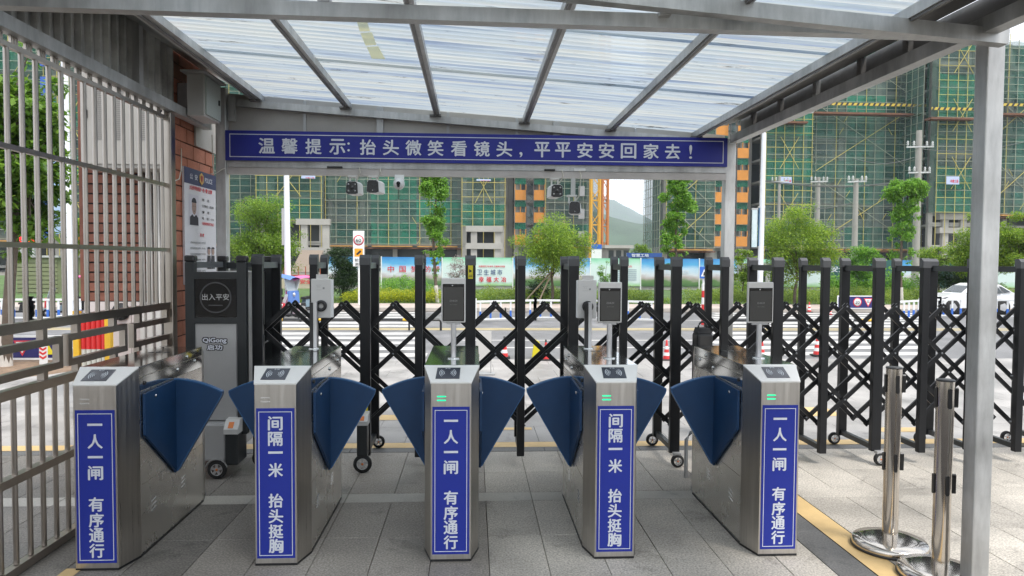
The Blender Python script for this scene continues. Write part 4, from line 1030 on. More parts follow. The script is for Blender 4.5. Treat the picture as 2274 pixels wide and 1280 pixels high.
M_rblue = mat('rail_blue', (0.03, 0.14, 0.55), .5)
def railing(label, pts, hpx, n_panel):
    P3 = [G(*p) for p in pts]; t = thing('road_railing', label, 'railing', (P3[0].x, P3[0].y, 0), 0, 'white and blue street railings')
    for a, b in zip(P3[:-1], P3[1:]):
        L_ = (b - a).length; h = .52; n = max(1, int(L_ / .26)); hw = Vector((0, 0, 1))
        MB().bar(a + hw * h, b + hw * h, .05, .05).build('top_rail', M_white, t)
        MB().bar(a + hw * .07, b + hw * .07, .04, .035).build('bottom_rail', M_white, t)
        for i in range(n):
            p = a + (b - a) * ((i + .5) / n)
            k = MB().box(p.x - .022, p.x + .022, p.y - .015, p.y + .015, .09, h - .02).build('slat', M_white, t)
            MB().box(p.x - .024, p.x + .024, p.y - .017, p.y + .017, .09, .27).build('blue_sleeve', M_rblue, k)
        for p in (a, b): MB().box(p.x - .04, p.x + .04, p.y - .04, p.y + .04, 0, h + .08).build('railing_post', M_white, t)
railing('white railing with blue slat ends behind the middle and fourth turnstiles', [(1055, 716), (1188, 711), (1330, 712), (1460, 716)], 46, 3)
railing('white railing in front of the parked white car at right', [(1990, 714), (2085, 706), (2200, 706), (2300, 710)], 46, 3)
railing('white railing beyond the fence in front of the scooters at left', [(-60, 712), (70, 712), (215, 712)], 46, 3)

def roundel(mb_list, x, y, z, r, parent, txt):
    MB().lathe([(0, -.004), (r, -.004), (r, 0)], (x, y, z), 24, axis='Y').build('sign_disc', M_sred, parent)
    MB().lathe([(0, -.006), (r * .78, -.006), (r * .78, -.004)], (x, y, z), 24, axis='Y').build('sign_face', M_white, parent)
    put_text(MB(), txt, r, (x, y - .009, z), fit=(r * .95, r * .72), bold=.015).build('sign_number', M_blackp, parent)
# speed limit sign
q = G(797, 686); y = q.y; s = y / F
t = thing('speed_sign', 'white speed limit 60 sign with camera symbol on a pole', 'road sign', (q.x, y, 0))
zt0, zt1 = P(796, 513, Y=y).z, P(796, 592, Y=y).z; xw0, xw1 = P(784, 550, Y=y).x, P(809, 550, Y=y).x
MB().tube([(q.x, y + .05, 0), (q.x, y + .05, zt0 - .1)], .035, 10).build('pole', M_white, t)
MB().box(xw0, xw1, y - .01, y + .02, zt1, zt0, bev=.008).build('panel', M_white, t)
xc = (xw0 + xw1) / 2; roundel(None, xc, y - .011, zt0 - .30, .165, t, '60')
zc_ = zt0 - .69; MB().box(xc - .13, xc + .13, y - .014, y - .010, zc_ - .13, zc_ + .13).build('camera_panel', mat('sign_orange', (.75, .33, .02), .5), t)
MB().prism([(xc - .09, y - .016, zc_ - .05), (xc + .05, y - .016, zc_ + .08), (xc + .09, y - .016, zc_ + .03), (xc - .03, y - .016, zc_ - .08)], (0, -.002, 0)).build('camera_symbol', M_blackp, t)
tx = MB(); put_text(tx, '前方', .1, (xc, y - .012, zc_ - .24), fit=(.24, .10)); put_text(tx, '测速', .1, (xc, y - .012, zc_ - .37), fit=(.24, .10)); tx.build('sign_text', M_blackp, t)
# crossing sign
q = G(1561, 722); y = q.y; t = thing('crossing_sign', 'blue pedestrian crossing sign on a red and white post', 'road sign', (q.x, y, 0))
zc_ = P(1559, 606, Y=y).z; xx = q.x
for k in range(6): MB().tube([(xx, y, .17 * k), (xx, y, .17 * (k + 1))], .045, 10).build('post_band', M_red if k % 2 == 0 else M_white, t)
MB().tube([(xx, y, 1.02), (xx, y, zc_ + .1)], .03, 8).build('post_top', M_white, t)
MB().box(xx - .12, xx + .10, y - .06, y - .045, zc_ - .14, zc_ + .15, bev=.004).build('panel', M_signblue, t)
MB().prism([(xx - .09, y - .062, zc_ - .09), (xx + .07, y - .062, zc_ - .09), (xx - .01, y - .062, zc_ + .09)], (0, -.002, 0)).build('triangle', M_white, t)
MB().prism([(xx - .035, y - .065, zc_ - .07), (xx + .015, y - .065, zc_ - .07), (xx + .005, y - .065, zc_ + .02), (xx - .02, y - .065, zc_ + .02)], (0, -.002, 0)).build('walking_figure', M_blackp, t)
# navy boards "20 / give way"
def slowboard(label, px0, px1, pyt, pyb, base, off=0):
    y = G(px0, base).y; x0, x1 = P(px0, pyt, Y=y).x, P(px1, pyt, Y=y).x; z1, z0 = P(px0, pyt, Y=y).z, P(px0, pyb, Y=y).z
    t = thing('slow_board', label, 'road sign', ((x0 + x1) / 2, y, 0), 0, 'navy roadside warning boards')
    MB().box(x0 - .03, x1 + .03, y, y + .03, z0 - .03, z1 + .03).build('frame', M_white, t)
    MB().box(x0, x1, y - .004, y, z0, z1).build('panel', mat('board_navy', (.015, .015, .12), .45), t)
    H = z1 - z0; zc_ = (z0 + z1) / 2; xs = [x0 + (x1 - x0) * k for k in ((.42, .66, .90) if off == 0 else (.30, .60, .86))]
    roundel(None, xs[0], y - .005, zc_, H * .40, t, '20')
    h = H * .42
    MB().prism([(xs[1] - h, y - .006, zc_ + h * .85), (xs[1] + h, y - .006, zc_ + h * .85), (xs[1], y - .006, zc_ - h)], (0, -.003, 0)).build('give_way_border', M_sred, t)
    MB().prism([(xs[1] - h * .72, y - .010, zc_ + h * .68), (xs[1] + h * .72, y - .010, zc_ + h * .68), (xs[1], y - .010, zc_ - h * .66)], (0, -.002, 0)).build('give_way_face', M_white, t)
    put_text(MB(), '让', .1, (xs[1], y - .014, zc_ + h * .2), fit=(h * .62, h * .62), bold=.02).build('give_way_text', M_blackp, t)
    MB().prism([(xs[2] - h * .9, y - .006, zc_ - h * .8), (xs[2] + h * .9, y - .006, zc_ - h * .8), (xs[2], y - .006, zc_ + h * .8)], (0, -.003, 0)).build('warning_triangle', M_sticker, t)
    MB().prism([(xs[2] - h * .2, y - .010, zc_ - h * .5), (xs[2] + h * .2, y - .010, zc_ - h * .5), (xs[2], y - .010, zc_ + h * .3)], (0, -.002, 0)).build('warning_mark', M_blackp, t)
    for x in (x0 + .05, x1 - .05): MB().box(x - .02, x + .02, y + .031, y + .06, 0, z1).build('leg', M_white, t)
slowboard('navy board with 20 roundel and give way triangle on the far side', 1862, 1962, 659, 684, 694)
slowboard('large navy board with give way triangle behind the fence at far left', -75, 132, 750, 795, 806, 1)
# chevron post left
q = G(97, 812); t = thing('chevron_marker', 'red and white chevron marker in front of the left navy board', 'marker', (q.x, q.y, 0)); y = q.y
z0, z1 = P(97, 800, Y=y).z, P(97, 772, Y=y).z
MB().box(q.x - .055, q.x + .055, y - .01, y + .01, 0, z1 + .02).build('marker_panel', M_white, t)
for k in range(3):
    zz = z0 + (z1 - z0) * (k + .2) / 3; d = (z1 - z0) / 6
    for s_ in (-1, 1): MB().prism([(q.x, y - .012, zz), (q.x + s_ * .05, y - .012, zz + d), (q.x + s_ * .05, y - .012, zz + 2 * d), (q.x, y - .012, zz + d)], (0, -.002, 0)).build('chevron_stripe', M_red, t)
q = G(1072, 832); t = thing('small_info_board', 'pale blank board on a thin metal stand behind the middle turnstile', 'board', (q.x, q.y, 0)); y = q.y
a, b = P(1058, 736, Y=y), P(1091, 800, Y=y)
MB().box(a.x, b.x, y, y + .02, b.z, a.z).build('board_panel', M_whiteg, t); MB().box(b.x - .012, b.x, y, y + .01, 0, b.z).build('stand_leg', M_silver, t); MB().box(a.x - .1, b.x + .05, y - .1, y + .1, 0, .02).build('stand_base', M_silver, t)

def lamp_post(label, px, pyb, pyt, r, arm=0, lean=0.0, m=M_pole, Y=None, name='lamp_post', cat='lamp post'):
    q = G(px, pyb); y = Y or q.y; x = P(px, pyb, Y=y).x; zt2 = P(px, pyt, Y=y).z
    t = thing(name, label, cat, (x, y, 0))
    MB().tube([(x, y, 0), (x + lean * zt2, y, zt2)], r * 1.1, 12, r2=r * .8).build('shaft', m, t)
    MB().box(x - r * 2.2, x + r * 2.2, y - r * 2.2, y + r * 2.2, .1, .14).build('base_plate', m, t)
    return t, x, y, zt2
t, x, y, z = lamp_post('tall white lamp post with printed hanging boards by the yellow-green tree', 1686, 692, 296, .085, lean=.008)
MB().tube([(x + .008 * z, y, z), (x + .12, y, z + .3), (x + .6, y, z + .55), (x + 1.6, y, z + .7)], .05, 8).build('arm', M_pole, t)
za, zb1 = P(1680, 464, Y=y).z, P(1680, 548, Y=y).z
for s_, pa, pb, mm in ((-1, 1670, 1681, mat('poster_pale', (.40, .52, .55), .5, c2=(.6, .68, .68), scale=2)), (1, 1684, 1697, mat('poster_blue', (.02, .06, .16), .5, c2=(.08, .2, .3), scale=1.5))):
    xa, xb = P(pa, 500, Y=y).x, P(pb, 500, Y=y).x
    MB().box(xa, xb, y - .03, y + .03, zb1 + s_ * .02, za + s_ * .03).build('hanging_board', mm, t)
    MB().box(xa - .02, xb + .02, y - .035, y + .035, za + s_ * .03, za + s_ * .03 + .05).build('board_bar', M_silver, t)
tx = MB(); xa = P(1690.5, 500, Y=y).x
for k, ch in enumerate('山水清韵'): put_text(tx, ch, .1, (xa, y - .032, za - .25 - .27 * k), fit=(.10, .13))
tx.build('board_text', M_letter, t)
t, x, y, z = lamp_post('white lamp post in front of the round tree left of the gate', 640, 700, 250, .085, lean=-.006)
za, zb1 = P(640, 463, Y=y).z, P(640, 545, Y=y).z
MB().box(P(626, 500, Y=y).x, P(634, 500, Y=y).x, y - .03, y + .03, zb1, za).build('hanging_board', M_silver, t)
t, x, y, z = lamp_post('slim white pole seen between the bars of the left fence', 155, 712, 110, .095, lean=-.003)
za, zb1 = P(150, 320, Y=y).z, P(150, 520, Y=y).z
MB().box(P(117, 400, Y=y).x, P(134, 400, Y=y).x, y - .03, y + .03, zb1, za).build('hanging_board', mat('flag_blue', (.10, .24, .5), .5, c2=(.5, .62, .7), scale=.8), t)
M_conp = mat('concrete_pole', (.33, .31, .29), .85, var=.12, scale=2)
M_ins = mat('grey_porcelain', (.45, .46, .45), .4)
def epole(label, px, pyt, pyb, r, Y, arms):
    t, x, y, z = lamp_post(label, px, pyb, pyt, r, m=M_conp, Y=Y, name='power_pole', cat='utility pole'); t['group'] = 'concrete power poles along the far pavement'
    for py_, wpx in arms:
        zz = P(px, py_, Y=Y).z; w = wpx / F * Y
        MB().bar((x - w, Y - .1, zz), (x + w, Y - .1, zz + .04), .06, .07).build('crossarm', M_galv, t)
        for dx in (-.9, -.45, .5, .92): MB().lathe([(.03, 0), (.065, .07), (.035, .11), (.06, .17), (.02, .24)], (x + dx * w, Y - .1, zz + .06), 8).build('insulator', M_ins, t)
epole('tallest concrete pole with two rows of insulators behind the slim tree at right', 2031, 290, 660, .16, 34, [(328, 32), (385, 26)])
epole('concrete power pole reaching the ground between the yellow-green tree and slim tree', 1895, 398, 655, .14, 34, [(405, 22)])
epole('concrete power pole rising just right behind the yellow-green tree', 1813, 394, 600, .13, 40, [(405, 20)])
epole('shortest concrete power pole, top beside the left scaffold banner', 1727, 392, 600, .10, 44, [(405, 20)])
wr = thing('power_lines', 'thin grey power lines strung between the concrete poles at right', 'power lines', (20, 36, 5))
for py_, (pa, pb) in ((402, (1700, 2031)), (404, (1700, 2031)), (452, (1740, 1895)), (500, (1800, 1895)), (330, (2031, 2274)), (352, (1895, 2031))):
    A_, B_ = P(pa, py_, Y=36), P(pb, py_ - (2 if py_ > 350 else 14), Y=36); pts = [A_.lerp(B_, k / 8) - Vector((0, 0, .5 * math.sin(math.pi * k / 8) * .6)) for k in range(9)]
    MB().tube(pts, .018, 4).build('wire', mat('wire_grey', (.12, .12, .12), .6), wr)

# ================================================================ CAR
def car(label, px0, px1, pyb, pyt):
    y = G(px0, pyb).y; x0, x1 = P(px0, pyb, Y=y).x, P(px1, pyb, Y=y).x; L_ = x1 - x0; h = P(px0, pyt, Y=y).z; w = L_ * .40
    t = thing('parked_car', label, 'car', ((x0 + x1) / 2, y, 0)); M_car = mat('white_car_paint', (.78, .79, .80), .2, coat=.6); M_win = mat('car_glass', (.03, .04, .045), .06, spec=.8)
    X = lambda f: x0 + L_ * f; Z = lambda f: h * f
    side = [(.0, .30), (.01, .46), (.06, .56), (.22, .645), (.30, .66), (.42, .90), (.50, .985), (.66, 1.0), (.80, .955), (.93, .72), (.985, .66), (1.0, .42), (.985, .2), (.02, .2)]
    secs = []
    bm = bmesh.new(); prev = None
    for (fy_, sh, zs) in ((0, 1.0, 0.0), (.06, 1.0, 1.0), (.94, 1.0, 1.0), (1, 1.0, 0.0)): pass
    ly = [(0.0, .94), (.05, 1.0), (.95, 1.0), (1.0, .94)]
    rings = []
    for f_, zsc in ly:
        rg_ = []
        for (a, b) in side:
            inset = .12 * w * max(0, (b - .66) / .34)
            yy = y + w * f_; yy = yy + inset if f_ < .5 else yy - inset
            rg_.append((X(a if zsc == 1 else .5 + (a - .5) * .985), yy, Z(b if b < .6 else b * (1 if zsc == 1 else .985))))
        rings.append(rg_)
    n_ = len(side); vs = [v for r_ in rings for v in r_]
    fs = [(i * n_ + k, i * n_ + (k + 1) % n_, (i + 1) * n_ + (k + 1) % n_, (i + 1) * n_ + k) for i in range(3) for k in range(n_)] + [tuple(range(n_)), tuple(range(3 * n_, 4 * n_))]
    MB().add(vs, fs).build('body', M_car, t)
    def win(name, poly):
        pts = []
        for a, b in poly: pts.append((X(a), y - .006 + .12 * w * max(0, (b - .66) / .34), Z(b)))
        MB().prism(pts, (0, .008, 0)).build(name, M_win, t)
    win('side_window', [(.345, .67), (.455, .90), (.60, .935), (.60, .67)])
    win('side_window', [(.62, .67), (.62, .935), (.74, .925), (.80, .67)])
    win('side_window', [(.82, .69), (.765, .905), (.80, .895), (.90, .72)])
    MB().prism([(X(.315), y + .1 * w, Z(.69)), (X(.425), y + .16 * w, Z(.905)), (X(.425), y + .84 * w, Z(.905)), (X(.315), y + .9 * w, Z(.69))], (-.012, 0, .006)).build('windscreen', M_win, t)
    MB().prism([(X(.005), y - .004, Z(.47)), (X(.08), y - .006, Z(.53)), (X(.13), y - .006, Z(.56)), (X(.06), y - .006, Z(.45))], (0, .01, 0)).build('headlight', M_glassblk, t)
    MB().prism([(X(.95), y - .004, Z(.62)), (X(.99), y - .004, Z(.62)), (X(.99), y - .004, Z(.54)), (X(.95), y - .004, Z(.52))], (0, .01, 0)).build('tail_light', M_sred, t)
    for f_ in (.365, .60): MB().box(X(f_), X(f_) + .008, y - .003, y, Z(.25), Z(.66)).build('door_seam', M_blackcap, t)
    for f_ in (.18, .80):
        r = h * .225
        for yy, nm in ((y - .02, 0), (y + w - .06, 1)):
            MB().lathe([(0, .0), (r * 1.12, 0), (r * 1.12, .02)], (X(f_), yy + .012, r), 20, axis='Y').build('wheel_arch', M_blackcap, t) if nm == 0 else None
            wl_ = MB().lathe([(0, -.02), (r * .9, -.02), (r, 0), (r, .10), (0, .10)], (X(f_), yy, r), 24, axis='Y').build('wheel', M_tyre, t)
            MB().lathe([(0, -.03), (r * .6, -.026), (r * .62, -.02)], (X(f_), yy, r), 5, axis='Y', smooth=False).build('rim', M_rim, wl_)
    MB().box(X(.36), X(.40), y - .07, y - .0, Z(.68), Z(.76), bev=.01).build('door_mirror', M_car, t)
    return t
car('white hatchback car parked behind the railing at far right', 2082, 2262, 698, 629)

# ================================================================ SCOOTERS
def scooter(label, px, pyb, hpx, roofc, bodyc, flip=1, roof=True, shield=True, turn=0):
    y = G(px, pyb).y; x = G(px, pyb).x; h = hpx / F * y; s = h / 1.75
    t = thing('electric_scooter', label, 'scooter', (x, y, 0), 0, 'parked electric scooters')
    X = lambda a: x + flip * a * s; Z = lambda a: a * s
    def pr(name, pts, m, w=.28, y0=None): return MB().prism([(X(a), y - w * s / 2, Z(b)) for a, b in pts], (0, w * s, 0)).build(name, m, t)
    for a in (-.62, .62):
        wh = MB().lathe([(.13 * s, -.05 * s), (.21 * s, -.05 * s), (.23 * s, 0), (.21 * s, .05 * s), (.13 * s, .05 * s)], (X(a), y, .23 * s), 18, axis='Y').build('wheel', M_tyre, t)
        MB().lathe([(0, -.04 * s), (.13 * s, -.03 * s), (.13 * s, .03 * s), (0, .04 * s)], (X(a), y, .23 * s), 12, axis='Y').build('rim', M_rim, wh)
    pr('footboard', [(-.35, .28), (.4, .28), (.42, .38), (-.33, .36)], M_blackcap, .26)
    pr('rear_body', [(.12, .38), (.75, .42), (.85, .62), (.7, .74), (.18, .70)], bodyc, .26)
    pr('seat', [(.10, .70), (.78, .74), (.82, .80), (.5, .84), (.12, .80)], M_blackcap, .30)
    pr('leg_shield', [(-.36, .36), (-.28, .36), (-.36, 1.0), (-.48, 1.02), (-.50, .7)], bodyc, .36)
    pr('front_mudguard', [(-.86, .40), (-.70, .50), (-.46, .48), (-.46, .42), (-.66, .44)], bodyc, .14)
    MB().tube([(X(-.62), y, Z(.24)), (X(-.42), y, Z(1.05))], .03 * s, 8).build('fork', M_galv, t)
    MB().tube([(X(-.38), y - .32 * s, Z(1.08)), (X(-.44), y, Z(1.04)), (X(-.38), y + .32 * s, Z(1.08))], .02 * s, 8).build('handlebar', M_blackcap, t)
    MB().lathe([(0, -.03 * s), (.08 * s, -.02 * s), (.09 * s, .05 * s)], (X(-.52), y - .06 * s, Z(.92)), 12, axis='Y').build('headlamp', M_rim, t)
    MB().box(X(.78) - .12 * s, X(.78) + .12 * s, y - .15 * s, y + .15 * s, Z(.80), Z(1.06), bev=.03 * s).build('top_box', M_blackcap, t)
    t.rotation_euler.z = R(turn)
    if shield:
        pr('windshield', [(-.46, 1.0), (-.42, 1.0), (-.24, 1.6), (-.28, 1.6)], mat('scooter_screen', (.45, .5, .52), .15, alpha=.75), .56)
        pr('lap_cover', [(-.56, .55), (-.50, .55), (-.42, 1.05), (-.52, 1.08)], roofc, .62)
    if roof:
        for a in (-.26, .55): MB().tube([(X(a), y, Z(.9)), (X(a + .02), y, Z(1.64))], .012 * s, 6).build('roof_stay', M_galv, t)
        rm = MB(); nn = 8; vs = []
        for i in range(nn + 1):
            a = -.62 + 1.5 * i / nn; zz = 1.62 + .12 * math.sin(math.pi * i / nn)
            for j in range(5): yy = (j - 2) / 2; vs.append((X(a), y + yy * .36 * s, Z(zz - .10 * yy * yy)))
        rm.add(vs, [(i * 5 + j, i * 5 + j + 1, i * 5 + 6 + j, i * 5 + 5 + j) for i in range(nn) for j in range(4)], 0, True)
        rm.build('rain_roof', roofc, t)
M_pink = mat('pink_fabric', (.65, .13, .30), .7, var=.15, scale=6); M_rblu = mat('blue_fabric', (.10, .20, .50), .7); M_rred = mat('red_fabric', (.55, .04, .05), .7); M_orng = mat('orange_fabric', (.7, .22, .05), .6)
M_purp = mat('mauve_paint', (.36, .28, .33), .35); M_teal = mat('grey_blue_paint', (.20, .28, .34), .3)
scooter('electric scooter with a red roof, partly behind the gate posts', 590, 703, 98, M_rred, M_teal, 1, turn=68)
scooter('electric scooter with a blue roof between the gate posts', 630, 704, 94, M_rblu, M_purp, -1, turn=-25)
scooter('electric scooter with a pink roof and pink lap cover', 668, 702, 90, M_pink, M_teal, 1, turn=52)
scooter('mauve roofless scooter between the blue-roofed and pink-roofed ones', 646, 711, 62, M_rred, M_purp, 1, False, True, turn=30)
scooter('roofless grey scooter parked in front of the pink-roofed one', 682, 713, 58, M_pink, M_silver, 1, False, False, turn=60)
scooter('dark scooter with an orange cover behind the left railing', 40, 706, 72, M_orng, M_blackcap, 1, False)
scooter('dark scooter with pink roof seen through the fence left of the gatehouse', 205, 704, 92, M_pink, M_blackcap, -1)
scooter('dark roofless scooter behind the left railing near the slim white pole', 130, 706, 70, M_rred, M_teal, 1, False)
# green hut, red led boards at far left
a = P(40, 650, Y=30); t = thing('shutter_kiosk', 'small olive kiosk with ribbed shutter walls behind the left trees', 'kiosk', (P(90, 640, Y=30).x, 30, 0))
x0, x1 = P(38, 640, Y=30).x, P(130, 640, Y=30).x; zt2 = P(60, 572, Y=30).z
MB().box(x0, x1, 30, 32, 0, zt2).build('wall', mat('olive_sheet', (.20, .22, .12), .7), t)
for k in range(int(zt2 / .17)): MB().box(x0 + .02, x1 - .02, 29.95, 30.0, .17 * k, .17 * k + .13).build('slat', MATS['olive_sheet'], t)
MB().box(x0 - .1, x1 + .1, 29.85, 32.1, zt2, zt2 + .08).build('roof', M_galv, t)
for px0, px1, lab in ((34, 52, 'red glowing shop sign, leftmost seen through the fence'), (62, 78, 'red glowing shop sign, second seen through the fence'), (168, 182, 'red glowing shop sign right of the slim white pole')):
    a, b = P(px0, 524, Y=34), P(px1, 540, Y=34); t = thing('led_sign', lab, 'sign', ((a.x + b.x) / 2, 34, 0), 0, 'red glowing shop signs')
    MB().box(a.x, b.x, 34, 34.1, b.z, a.z).build('sign_case', M_blackp, t); put_text(MB(), '药店', .3, ((a.x + b.x) / 2, 33.98, (a.z + b.z) / 2), fit=((b.x - a.x) * .85, (a.z - b.z) * .75), bold=.03).build('lit_text', mat('red_led', (.9, .02, .02), .5, emit=1.5), t)
    MB().box((a.x + b.x) / 2 - .04, (a.x + b.x) / 2 + .04, 34.1, 34.2, 0, a.z).build('sign_post', M_galv, t)

# ================================================================ HOARDING
hd_ = thing('site_hoarding', 'long printed hoarding with landscape and slogan panels before the building site', 'hoarding', (0, 36, 0))
def gradmat(name, stops, c2=None):
    m = mat(name, (.5, .5, .5), .5); nt = m.node_tree; n, l = nt.nodes, nt.links; b = n['Principled BSDF']
    g = n.new('ShaderNodeTexCoord'); sp = n.new('ShaderNodeSeparateXYZ'); l.new(g.outputs['Generated'], sp.inputs[0])
    ns = n.new('ShaderNodeTexNoise'); ns.inputs['Scale'].default_value = 3.5; ns.inputs['Detail'].default_value = 6; l.new(g.outputs['Generated'], ns.inputs[0])
    ad = n.new('ShaderNodeMath'); ad.operation = 'MULTIPLY_ADD'; ad.inputs[1].default_value = .34; l.new(ns.outputs[0], ad.inputs[0]); l.new(sp.outputs[2], ad.inputs[2])
    sb = n.new('ShaderNodeMath'); sb.operation = 'SUBTRACT'; sb.inputs[1].default_value = .17; l.new(ad.outputs[0], sb.inputs[0])
    cr = n.new('ShaderNodeValToRGB'); els = cr.color_ramp.elements
    els[0].position, els[0].color = stops[0][0], (*stops[0][1], 1); els[1].position, els[1].color = stops[-1][0], (*stops[-1][1], 1)
    for p_, c_ in stops[1:-1]: e = els.new(p_); e.color = (*c_, 1)
    l.new(sb.outputs[0], cr.inputs[0]); l.new(cr.outputs[0], b.inputs['Base Color']); return m
G_blue = gradmat('print_sky_city', [(0, (.06, .14, .05)), (.2, (.12, .22, .08)), (.3, (.45, .38, .38)), (.42, (.62, .66, .72)), (.62, (.45, .62, .78)), (.8, (.10, .38, .68)), (1, (.04, .22, .56))])
G_green = gradmat('print_mint', [(0, (.30, .5, .22)), (.12, (.45, .62, .5)), (.2, (.62, .70, .72)), (.75, (.60, .72, .70)), (.9, (.36, .65, .50)), (1, (.22, .55, .36))])
G_teal = gradmat('print_dark_teal', [(0, (.02, .07, .06)), (.5, (.02, .09, .09)), (1, (.03, .12, .11))])
segs = [(730, 840, G_blue), (848, 980, G_blue), (983, 1138, G_green), (1140, 1310, G_blue), (1312, 1422, G_green), (1424, 1552, G_blue), (1554, 1640, G_blue), (1640, 1730, G_green), (1730, 1836, G_green), (1838, 1990, G_teal), (1990, 2060, G_blue), (2060, 2200, G_teal), (2200, 2330, G_green)]
zt2 = 1.70
for a, b, g_ in segs:
    x0, x1 = P(a, 600, Y=36).x, P(b, 600, Y=36).x; MB().box(x0, x1, 36, 36.04, .30, zt2).build('printed_panel', g_, hd_)
    MB().box(x0 - .05, x0, 35.98, 36.06, 0, zt2 + .03).build('hoarding_post', M_white, hd_)
xx0, xx1 = P(729, 600, Y=36).x, P(2340, 600, Y=36).x
MB().box(xx0, xx1, 36.05, 36.12, 0, .30).build('plinth', M_conc, hd_)
tx = MB()
for ch, px_, w in [('中', 868, 15), ('国', 894, 15), ('梦', 919, 14), ('我', 938, 13), ('的', 950, 13), ('梦', 970, 14)]: put_text(tx, ch, .5, P(px_, 598, Y=35.97), fit=(w * .9 / F * 36, 14 / F * 36), bold=.01)
for i, ch in enumerate('幸福大冶'): put_text(tx, ch, .4, P(1069 + 16.5 * i, 621, Y=35.97), fit=(11 / F * 36, 12 / F * 36), bold=.02)
put_text(tx, '构建国家卫生城市 共建美好家园', .2, P(1092, 592, Y=35.97), fit=(58 / F * 36, 4 / F * 36))
put_text(tx, '文明公约', .2, P(1392, 592, Y=35.97), fit=(22 / F * 36, 5 / F * 36)); put_text(tx, '建设宜居城市', .3, P(1500, 604, Y=35.97), fit=(62 / F * 36, 9 / F * 36), bold=.02, mi=1)
for i, ch in enumerate('创卫生城市'): put_text(tx, ch, .4, P(1050 + 15 * i, 605, Y=35.97), fit=(11 / F * 36, 12 / F * 36), bold=.01, mi=2)
for k in range(6): q = P(1392, 600 + 4.5 * k, Y=35.97); tx.box(q.x - .5, q.x + .5, 35.975, 35.98, q.z, q.z + .02, 2)
q = P(1862, 598, Y=35.97); put_text(tx, '安全', .6, q, fit=(34 / F * 36, 14 / F * 36), mi=1)
tx.build('hoarding_lettering', [M_sred, M_letter, mat('ink_blue', (.05, .09, .22), .5)], hd_)

rb0, rb1 = P(596, 612, Y=36), P(727, 640, Y=36)
t = thing('rust_barrier', 'low cream site barrier with a rust-red top rail below the concrete stair', 'barrier', ((rb0.x + rb1.x) / 2, 36, 0))
MB().box(rb0.x, rb1.x, 36, 36.05, 0, rb0.z - .06).build('barrier_panel', mat('cream_board', (.46, .40, .30), .7, var=.15, scale=2), t)
MB().box(rb0.x, rb1.x, 35.96, 36.08, rb0.z - .06, rb0.z + .04).build('top_rail', mat('rust_red', (.30, .07, .03), .7, var=.3, scale=4), t)
put_text(MB(), '安全生产', .3, ((rb0.x + rb1.x) / 2 + .7, 35.97, rb0.z - .3), fit=(1.2, .22), bold=.02).build('barrier_text', M_sred, t)
for k in range(9): x = rb0.x + (rb1.x - rb0.x) * k / 8; MB().box(x - .02, x + .02, 36.06, 36.10, 0, rb0.z + .45).build('barrier_stake', MATS['rust_red'], t)
# ================================================================ VEGETATION
def leafmat(name, c1, c2, transl=.45):
    m = mat(name, c1, .55, transl=None or 0.0); nt = m.node_tree; n, l = nt.nodes, nt.links; b = n['Principled BSDF']; out = n['Material Output']
    g = n.new('ShaderNodeNewGeometry'); mx = n.new('ShaderNodeMix'); mx.data_type = 'RGBA'; mx.inputs[6].default_value = (*c1, 1); mx.inputs[7].default_value = (*c2, 1)
    l.new(g.outputs['Random Per Island'], mx.inputs[0]); l.new(mx.outputs[2], b.inputs['Base Color'])
    tr = n.new('ShaderNodeBsdfTranslucent'); h = n.new('ShaderNodeHueSaturation'); h.inputs['Value'].default_value = 1.5; l.new(mx.outputs[2], h.inputs['Color']); l.new(h.outputs[0], tr.inputs[0])
    ms = n.new('ShaderNodeMixShader'); ms.inputs[0].default_value = transl; l.new(b.outputs[0], ms.inputs[1]); l.new(tr.outputs[0], ms.inputs[2]); l.new(ms.outputs[0], out.inputs[0]); return m
L_mid = leafmat('leaf_mid', (.07, .15, .018), (.24, .36, .04)); L_yel = leafmat('leaf_yellowgreen', (.085, .18, .018), (.31, .42, .045))
L_fresh = leafmat('leaf_fresh', (.07, .19, .022), (.25, .45, .055)); L_dark = leafmat('leaf_dark', (.012, .035, .01), (.035, .08, .016), .25)
L_hedge = leafmat('leaf_hedge', (.11, .20, .016), (.62, .60, .03)); L_hlow = leafmat('leaf_verge', (.09, .17, .022), (.30, .38, .055))
L_big = leafmat('leaf_maple', (.04, .11, .012), (.20, .34, .04)); L_pale = leafmat('twig_pale', (.25, .20, .20), (.42, .36, .34), .1)
M_bark = mat('bark', (.11, .085, .065), .9, var=.3, scale=6, bump=.5, bscale=20); M_lime = mat('limewashed_bark', (.55, .52, .48), .9, var=.15, scale=5)
rnd = random.Random(11)
